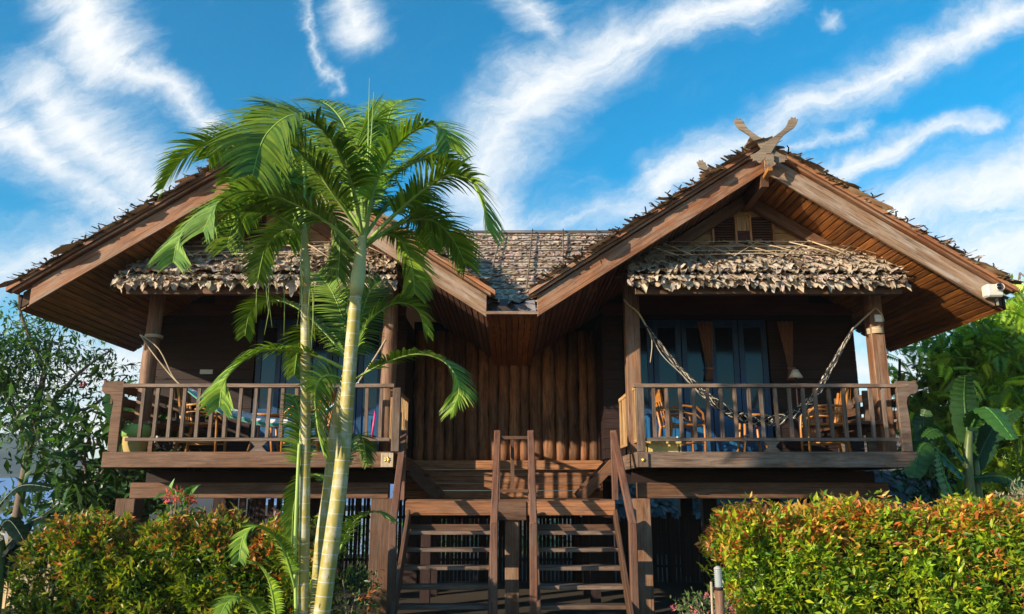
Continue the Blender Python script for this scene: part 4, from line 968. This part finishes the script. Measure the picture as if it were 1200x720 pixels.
def bush(label, c, rad, n, cols, wts, size, fl=None, nf=0, name='flowering_shrub', cat='shrub', seed=1, flsize=.05):
    global RNG
    RNG = np.random.default_rng(seed); c = np.array(c, float); t = thing(name, label, cat, (c[0], c[1], ZG))
    d = RNG.normal(size=(n, 3)); d /= np.linalg.norm(d, axis=1)[:, None]; r = RNG.uniform(.3, 1, n)**.6; pos = c + d*r[:, None]*np.array(rad)*(1+.25*np.sin(d[:, :1]*7+seed)*np.cos(d[:, 2:]*6)); pos[:, 2] = np.maximum(pos[:, 2], ZG+.02)
    npmesh('leaves', [scatter(LEAF[0], LEAF[1], pos, rotmats(n, d*.6+np.array([0, -.2, .3]), .6, 1.2), RNG.uniform(.6, 1.3, n)*size, pick(cols, wts, n))], 'leaf', t, tuple(c))
    b = MB()
    for k in range(9):
        q = c+np.array(rad)*RNG.uniform(-.6, .6, 3); b.tube([(c[0]+random.uniform(-.08, .08), c[1], ZG), tuple((c+q)/2+np.array([0, 0, -.1])), tuple(q)], [.016, .012, .005], 5)
    part('stems', b, 'bark', t)
    if nf:
        ch = []
        for k in range(nf):
            dd = RNG.normal(size=3); dd[1] = -abs(dd[1]); dd[2] = abs(dd[2])*.6+dd[2]*.2; dd /= np.linalg.norm(dd); p = c+dd*np.array(rad)*RNG.uniform(.8, 1.1)
            m = 14; ch.append(scatter(LEAF[0], LEAF[1], p+RNG.normal(0, flsize*.45, (m, 3)), rotmats(m, None), np.full(m, flsize)*RNG.uniform(.7, 1.2, m), pick(fl, [1]*len(fl), m, .15)))
        npmesh('flowers', ch, 'flower', t, tuple(c))['kind'] = 'stuff'
    return t
p = at(205, 595, 8.1); bush('coral red flowers on leggy green stalks above the left hedge', (p.x, 8.1, p.z), (.2, .15, .17), 60, [(.07,.2,.03), (.12,.28,.05)], [1, 1], .13, [(.75,.06,.05), (.7,.14,.09)], 7, seed=4, flsize=.05)
p = at(825, 712, 7.6); bush('thorny shrub with small pink flowers at the foot of the right hedge', (p.x, 7.6, p.z-.05), (.3, .25, .2), 420, [(.12,.2,.05), (.22,.26,.12)], [1, 1], .06, [(.75,.16,.2), (.7,.25,.25)], 9, seed=5, flsize=.035)
p = at(410, 690, 7.9); bush('small shrub with orange tips between the palm and the stairs', (p.x, 7.9, p.z-.1), (.3, .3, .35), 800, [(.05,.11,.02), (.12,.16,.03)], [2, 1], .06, [(.5,.15,.04)], 6, seed=6)
# garden lamp post
p = at(843, 700, 7.2); gl = thing('garden_lamp', 'short brown garden lamp post with ribbed glass top before the hedge', 'lamp', (p.x, 7.2, ZG))
zt2 = at(843, 692, 7.2).z; b = MB(); b.tube([(p.x, 7.2, ZG), (p.x, 7.2, zt2)], [.042, .040], 16); part('post', b, 'post', gl)
b = MB(); zz = zt2
pts = [zt2+.025+k*.008 for k in range(19)]; b.tube([(p.x, 7.2, z) for z in pts], [.036 if k % 2 else .029 for k in range(19)], 16); part('ribbed_glass', b, 'lens', gl)
b = MB(); b.tube([(p.x, 7.2, zt2), (p.x, 7.2, zt2+.025)], .036, 16); part('collar', b, 'dark', gl)
b = MB(); b.tube([(p.x, 7.2, zt2+.17), (p.x, 7.2, zt2+.185), (p.x, 7.2, zt2+.2)], [.036, .032, .012], 16); part('cap', b, 'tin', gl)
p2 = at(833, 700, 7.3); b = MB(); b.tube([(p2.x, 7.3, ZG), (p2.x+.01, 7.3, at(834, 682, 7.3).z)], .011, 8); tag(b.build('plant_stake', 'lathe', origin=(p2.x, 7.3, ZG)), 'thin pale stake beside the garden lamp post', 'stake')

# ------------------------------------------------------------------ trees
def tree(name, label, cat, base, limbs, blobs, n, size, cols, wts, tmpl=None, seed=1, trunk_r=.12, fwd=(0, 0, -.2), droop=.7, group=None, bark='bark', twig=True):
    """limbs: list of point lists; blobs: list of (centre, radii) filled with leaves in many small clumps"""
    global RNG
    RNG = np.random.default_rng(seed); random.seed(seed)
    t = thing(name, label, cat, base, group); b = MB()
    for k, l in enumerate(limbs): P = bez(l, 5); b.tube(P, list(np.linspace(trunk_r*(1 if k == 0 else .5), trunk_r*(.35 if k == 0 else .12), len(P))), 9, jit=.04)
    vol = np.array([r[0]*r[1]*r[2] for _, r in blobs]); cl = []
    nc = max(8, n//28); which = RNG.choice(len(blobs), nc, p=vol/vol.sum())
    for w in which:
        c, r = blobs[w]; d = RNG.normal(size=3); d /= np.linalg.norm(d); cl.append(np.array(c)+d*np.array(r)*RNG.uniform(.15, 1)**.5)
    cl = np.array(cl)
    if twig:
        ends = [np.array(l[-1]) for l in limbs]+[np.array(l[len(l)//2]) for l in limbs]
        for q in cl[::3]:
            e = min(ends, key=lambda e: np.linalg.norm(e-q)); m_ = (e+q)/2+RNG.normal(0, .08, 3); b.tube([tuple(e), tuple(m_), tuple(q)], [trunk_r*.14, trunk_r*.09, .004], 5)
    part('trunk', b, bark, t)
    tv, tf = tmpl or LEAF; idx = RNG.integers(0, nc, n); csz = RNG.uniform(.12, .34, nc)*max(.8, size*4)
    pos = cl[idx]+RNG.normal(size=(n, 3))*csz[idx][:, None]*np.array([1, 1, .6])
    tone = RNG.uniform(.72, 1.3, nc)[idx][:, None]
    npmesh('crown', [scatter(tv, tf, pos, rotmats(n, np.tile(fwd, (n, 1))+RNG.normal(0, .5, (n, 3)), droop, .8), RNG.uniform(.6, 1.3, n)*size, pick(cols, wts, n, .3)*tone)], 'leaf', t, tuple(cl.mean(0)))
    return t
def A(px, py, D): return tuple(at(px, py, D))
DKG = [(.035,.085,.02), (.06,.13,.025), (.10,.17,.03)]
tree('broadleaf_tree', 'airy dark leafed tree in front of the sky under the left eave', 'tree', A(20, 575, 13.5)[:2]+(ZG,),
     [[A(20,575,13.5)[:2]+(ZG,), A(28,560,13.5), A(45,470,13.5), A(60,400,13.5)], [A(40,500,13.5), A(90,440,13.6), A(130,410,13.8)], [A(35,520,13.5), A(0,450,13.3), A(-20,400,13.2)], [A(45,470,13.5), A(100,480,13.7), A(150,440,13.9)], [A(50,430,13.5), A(25,370,13.4), A(22,322,13.4)]],
     [(A(20,420,13.5), (.7,.9,.75)), (A(80,430,13.6), (.65,.8,.55)), (A(130,450,13.9), (.5,.6,.45)), (A(40,500,13.4), (.8,.8,.55)), (A(-40,450,13.2), (.9,.9,1.2)), (A(28,372,13.4), (.3,.4,.25)), (A(26,325,13.4), (.14,.2,.12)), (A(70,385,13.6), (.45,.5,.25))], 8000, .12, [(.045,.11,.025), (.08,.17,.03), (.13,.23,.035)], [3, 2, 1], seed=12, trunk_r=.09)
tree('frangipani_tree', 'bare branched frangipani with tufted leaves and red buds by the left balcony', 'tree', A(95, 640, 11.8)[:2]+(ZG,),
     [[A(95,640,11.8)[:2]+(ZG,), A(95,640,11.8), A(105,575,11.8), A(88,515,11.7)], [A(105,575,11.8), A(130,540,11.7), A(160,510,11.8)], [A(105,575,11.8), A(100,530,11.9), A(118,470,12)], [A(100,600,11.8), A(60,560,11.7), A(40,500,11.6)], [A(130,540,11.7), A(150,560,11.8), A(185,545,12)], [A(95,620,11.8), A(130,590,11.8), A(150,560,11.9)]],
     [(A(88,505,11.7), (.3,.3,.14)), (A(160,500,11.8), (.25,.3,.14)), (A(118,460,12), (.3,.3,.14)), (A(40,490,11.6), (.3,.3,.16)), (A(75,555,11.7), (.45,.4,.3)), (A(170,560,12.2), (.3,.4,.3)), (A(110,600,12), (.5,.5,.2))], 1500, .26, [(.04,.10,.025), (.07,.16,.03)], [2, 1], seed=13, trunk_r=.05, fwd=(0, 0, .25))
b = MB()
for px, py, D in ((98, 452, 11.9), (103, 520, 11.7), (112, 523, 11.7)):
    for k in range(5): p = at(px, py, D)+Vector((random.uniform(-.04, .04), 0, random.uniform(-.04, .04))); b.tube([p, p+Vector((0, -.02, .03))], [.022, .008], 6)
M['redbud'] = plain('red_bud', (.45, .04, .06), .5); fz = [o for o in C.objects if o.name == 'frangipani_tree'][0]; part('red_buds', b, 'redbud', fz)
def sheetleaf(mb, base, mid, tip, w, col, fold=.18, notch=0):
    P = bez([base, mid, tip], 18); rows = []
    n = len(P)
    for i, p in enumerate(P):
        t = i/(n-1); T = (P[min(i+1, n-1)]-P[max(i-1, 0)]).normalized(); sdv = T.cross(Vector((0, -.55, 1))).normalized(); up = sdv.cross(T)
        ww = w*math.sin(math.pi*min(1, t*.86+.10))**.55; 
        rg_ = random.uniform(.80, 1.04) if random.random() < .45 else 1
        rows.append([p + sdv*ww*q*(rg_ if abs(q) > .9 else (1+rg_)/2 if abs(q) > .5 else 1) + up*(-fold*ww*abs(q)**1.5*(1)+.015*math.sin(i*2.2+q*3)) for q in (-1, -.66, -.33, 0, .33, .66, 1)])
    mb.grid(rows, col=col); mb.tube(P, list(np.linspace(.022, .006, n)), 6, col=tuple(min(1, c*1.8) for c in col[:3])+(1,))
def banana(label, base, leaves, stems, seed, col=(.045, .13, .025)):
    random.seed(seed); t = thing('banana_plant', label, 'plant', base, 'banana plants')
    b = MB()
    for s_ in stems: P = bez(s_, 5); b.tube(P, list(np.linspace(.09, .04, len(P))), 10, col=(.14, .2, .06, 1))
    part('stem', b, 'leaf', t)
    for (a, m_, c, w, k) in leaves:
        b = MB(); sheetleaf(b, Vector(a), Vector(m_), Vector(c), w, tuple(x*k for x in col)+(1,)); o = part('leaf', b, 'leaf', t)
banana('broad leafed banana plant standing right of the right balcony', A(1135,600,10.8)[:2]+(ZG,),
   [(A(1135,520,10.8), A(1130,470,10.8), A(1131,440,10.7), .19, .6), (A(1138,500,10.7), A(1155,478,10.3), A(1188,515,9.9), .19, 1.2), (A(1122,600,10.4), A(1105,555,10.3), A(1098,526,10.2), .2, 1.5), (A(1130,560,10.6), A(1085,520,10.5), A(1070,560,10.3), .2, .9),
    (A(1130,540,10.7), A(1100,505,10.6), A(1082,512,10.5), .16, .8), (A(1140,560,10.8), A(1180,560,10.8), A(1205,585,10.6), .15, .5), (A(1090,560,11.2), A(1082,500,11.2), A(1085,480,11.2), .14, .7), (A(1140,550,11), A(1165,500,11.2), A(1195,480,11.2), .18, .5)],
   [[A(1135,600,10.8)[:2]+(ZG,), A(1135,560,10.8), A(1136,505,10.8)], [A(1118,620,10.5)[:2]+(ZG,), A(1120,610,10.5), A(1126,580,10.5)], [A(1150,620,10.9)[:2]+(ZG,), A(1148,600,10.9), A(1143,540,10.9)]], 3)
banana('banana plant with upright pale leaves behind the left balcony corner', A(170,600,13)[:2]+(ZG,),
   [(A(172,560,13), A(175,500,13), A(180,445,12.9), .33, 2.2), (A(160,580,12.9), A(120,540,12.7), A(95,600,12.5), .26, .55), (A(150,600,12.8), A(110,580,12.5), A(40,625,12), .28, .45), (A(180,560,13), A(210,500,13), A(215,450,13), .3, 1.0), (A(168,560,13), A(150,500,13.2), A(130,460,13.4), .3, .8)],
   [[A(170,600,13)[:2]+(ZG,), A(170,600,13), A(173,540,13)]], 4)
banana('dark paddle leafed plant at the far left over the fence', A(20,640,10)[:2]+(ZG,),
   [(A(-20,620,10), A(20,572,10), A(62,572,9.9), .14, .22), (A(-10,660,10), A(40,610,10), A(85,605,9.9), .14, .2), (A(10,680,10), A(20,630,10), A(70,590,10), .12, .22), (A(-10,640,9.8), A(10,610,9.8), A(32,640,9.6), .12, .2)],
   [[A(0,660,10)[:2]+(ZG,), A(0,650,10), A(-5,620,10)]], 5)
YL = [(.36,.54,.03), (.50,.64,.05), (.25,.40,.03), (.10,.2,.02)]
tree('feather_leaf_tree', 'bright yellow green feathery tree behind the right eave', 'tree', A(1190, 600, 14.5)[:2]+(ZG,),
     [[A(1190,600,14.5)[:2]+(ZG,), A(1190,560,14.5), A(1175,460,14.5), A(1165,400,14.5)], [A(1180,480,14.5), A(1120,430,14.2), A(1080,420,14)], [A(1185,500,14.5), A(1240,420,14.4), A(1260,340,14.4)], [A(1170,430,14.5), A(1190,360,14.4), A(1195,320,14.3)]],
     [(A(1125,425,13.9), (.75,.7,.5)), (A(1180,400,13.7), (1,.9,.8)), (A(1100,480,14.3), (.6,.7,.55)), (A(1180,490,13.8), (1.1,1,.9)), (A(1240,420,14.5), (1,1,1.5)), (A(1192,340,14.4), (.42,.5,.42)), (A(1075,440,14), (.3,.3,.3)), (A(1250,560,14.8), (1.2,1,1))], 6500, .36, YL, [2.5, 1.6, 2.5, 1.5], tmpl=SPRIG, seed=21, trunk_r=.13, fwd=(0, -.3, -.5))
tree('dark_leaf_tree', 'dense dark green tree filling the gap behind the banana plant', 'tree', A(1150, 620, 18)[:2]+(ZG,),
     [[A(1150,620,18)[:2]+(ZG,), A(1150,600,18), A(1160,520,18)]], [(A(1130,560,17.5), (1.3,1,1.0)), (A(1200,540,17.5), (1.6,1.2,1.7)), (A(1260,600,17), (1.5,1,1.5)), (A(1120,500,18), (.6,.7,.6))], 7000, .26, [(.02,.055,.015), (.035,.08,.02), (.06,.12,.03)], [3, 2, 1], seed=22, trunk_r=.12, fwd=(0, -.3, -.2))
tree('small_shrub_tree', 'low green tree between the left hedge and the blue roof', 'tree', A(60, 640, 16)[:2]+(ZG,),
     [[A(60,640,16)[:2]+(ZG,), A(60,620,16), A(62,590,16)]], [(A(45,590,16), (.35,.5,.3)), (A(20,600,16), (.4,.5,.35)), (A(115,610,14), (.7,.5,.4)), (A(150,580,14.5), (.6,.5,.5))], 1500, .17, DKG, [1, 2, 3], seed=23, trunk_r=.05)
# unseen tree added left of the frame to shade the left hedge
tree('shade_tree', 'unseen rounded leafy tree added left of the view to shade the hedge', 'tree', (-10, 4.6, ZG),
     [[(-10, 4.6, ZG), (-10, 4.6, -.5), (-10, 4.7, .9)], [(-10, 4.6, -.3), (-10.8, 5.2, .6), (-11, 5.6, 1)], [(-10, 4.6, -.3), (-9.4, 4, .6), (-9.2, 3.4, 1)]], [((-10, 4.4, .5), (1.0, 1.6, .8)), ((-10.2, 5.8, .6), (1.0, 1.3, .7)), ((-9.8, 3.4, .0), (.9, 1.2, .8))], 4200, .19, DKG, [1, 1, 1], seed=24, trunk_r=.14)

# ------------------------------------------------------------------ surroundings
def fence(label, p0, p1, h, n, mat='bamboo', gap=.35, group='bamboo fences', jitter=.06, cat='fence', col=None):
    p0 = Vector(p0); p1 = Vector(p1); t = thing('bamboo_fence', label, cat, tuple((p0+p1)/2), group); L = (p1-p0).length; b = MB()
    for i in range(n):
        q = p0.lerp(p1, (i+.5)/n); w = L/n*(1-gap)*random.uniform(.7, 1.15); z1 = q.z+h+random.uniform(-jitter, jitter)
        b.beam((q.x, q.y+random.uniform(-.01, .01), q.z), (q.x+random.uniform(-.02, .02), q.y, z1), w, .02, up=(0, 1, 0), amt=.4)
    part('slats', b, mat, t)
    b = MB()
    for zz in (.25, .75): b.tube([p0+Vector((0, .03, h*zz)), p1+Vector((0, .03, h*zz))], .025, 8)
    part('rail', b, mat, t)
    m = max(2, int(L/1.6)+1)
    for i in range(m): q = p0.lerp(p1, i/(m-1)); b = MB(); b.beam((q.x, q.y+.07, q.z), (q.x, q.y+.07, q.z+h+.1), .09, .09, up=(0, 1, 0)); part('fence_post', b, mat, t)
fence('weathered bamboo fence at the far left behind the hedge', (-9.5, 12.2, ZG), (-6.1, 11.6, ZG), .95, 42)
fence('dark slat screen under the right half of the house', (1.2, 15.0, ZG), (6.2, 15.0, ZG), 1.12, 60, 'dark', .12)
fence('open stick fence seen through the stairs', (-5.5, 15.2, ZG), (1.15, 15.2, ZG), 1.5, 90, 'dark', .2)
tree('bougainvillea', 'pink flowering bougainvillea seen through the gaps of the stairs', 'shrub', (-1, 19, ZG), [[(-1, 19, ZG), (-1, 19, -1), (-.9, 19, -.5)]], [((-1.3, 19, -.55), (1.1, .5, .35)), ((-.1, 19, -.6), (.6, .4, .3))], 1300, .16, [(.75,.08,.18), (.8,.2,.28), (.12,.25,.05)], [2, 1, 1.5], seed=31, trunk_r=.04)
tree('garden_bush', 'bright green bush behind the house seen through the stairs', 'shrub', (0, 19.6, ZG), [[(0, 19.6, ZG), (0, 19.6, -1.3), (0, 19.6, -1)]], [((-1.6, 19.6, -1.1), (1.2, .5, .45)), ((.6, 19.4, -1.1), (.9, .5, .4)), ((-4.5, 19.6, -1.0), (1.5, .5, .5))], 2600, .14, [(.12,.35,.05), (.07,.2,.04)], [2, 1], seed=32, trunk_r=.04)
b = MB(); b.tube([(-6, 16.8, ZG), (-2, 16.8, ZG)], .0, 4) if False else None
# thatched hut behind on the right
hut = thing('thatched_hut', 'low thatched hut behind the house right of the stairs', 'hut', (8, 22, ZG))
b = MB(); b.box(2.8, 12.5, 21.3, 24.5, ZG, -.45, amt=0); part('wall', b, 'dark', hut)
b = MB(); c = [(2.4, 20.4, -.62), (13, 20.4, -.62), (2.9, 23, 1.9), (12.5, 23, 1.9)]; b.hexa(c+[(x, y+.03, z+.12) for x, y, z in c], col=(.5, .5, .5, 1)); c = [(2.4, 25.6, -.62), (13, 25.6, -.62), (2.9, 23.05, 1.9), (12.5, 23.05, 1.9)]; b.hexa(c+[(x, y+.03, z+.12) for x, y, z in c], col=(.5, .5, .5, 1)); hr = part('roof', b, 'bark', hut)
rows = []
for q in range(17):
    f = 1-q/16; rows.append(((2.4+.5*f, 20.4+2.6*f, -.5+2.52*f), (13-.5*f, 20.4+2.6*f, -.5+2.52*f), (0, -.72, -.70), (0, -.7, .72), 60, .34, .24, .07))
npmesh('thatch', thatch_leaves(rows, ([(.15,.13,.12), (.09,.08,.07), (.19,.17,.15)], [2, 2, 1])), 'thatch', hr, (7.6, 21.5, .6), smooth=True)
# blue roofed pavilion on the left
pv = thing('pavilion', 'low open pavilion with pale blue sheet roof beyond the fence', 'pavilion', (-14, 24, ZG))
def slab(c, th): m_ = MB(); m_.hexa(list(c)+[(x, y, z+th) for x, y, z in c], amt=0); return m_
part('blue_roof', slab([(-19, 22, -1.0), (-11.2, 22, -1.0), (-17, 26, .35), (-12.0, 26, .35)], .05), 'bluetin', pv)
part('eave_sheet', slab([(-19.2, 21.2, -1.35), (-11.0, 21.2, -1.35), (-19.2, 22.4, -1.02), (-11.0, 22.4, -1.02)], .04), 'tin', pv)
for x in (-18.5, -15, -11.6):
    b = MB(); b.box(x-.08, x+.08, 22, 22.16, ZG-.2, -1.05); part('post', b, 'brown', pv)
b = MB(); b.box(-18.6, -11.5, 25.8, 26, ZG, .3); part('back_wall', b, 'concrete', pv)
pv = thing('garden_shed', 'blue painted shed glimpsed under the left half of the house', 'shed', (-4.6, 21.5, ZG))
b = MB(); b.box(-6.4, -2.9, 21.5, 23.5, ZG, -.4); part('wall', b, 'bluetin', pv)
part('roof', slab([(-6.7, 21.2, -.36), (-2.6, 21.2, -.36), (-6.7, 23.8, .2), (-2.6, 23.8, .2)], .06), 'bluetin', pv)

# ------------------------------------------------------------------ thin valley mist
hb = MB(); hb.box(-760, 760, -40, 800, ZG-4, 75, col=(1, 1, 1, 1))
mh = bpy.data.materials.new('mist'); mh.use_nodes = True; t_ = mh.node_tree; t_.nodes.clear()
pv_ = N(t_, 'ShaderNodeVolumePrincipled'); pv_.inputs['Color'].default_value = (.92, .95, 1, 1); pv_.inputs['Density'].default_value = .00045; pv_.inputs['Anisotropy'].default_value = .2
oo = N(t_, 'ShaderNodeOutputMaterial'); t_.links.new(pv_.outputs[0], oo.inputs['Volume']); M['mist'] = mh
hz = hb.build('haze', 'mist'); hz['kind'] = 'stuff'
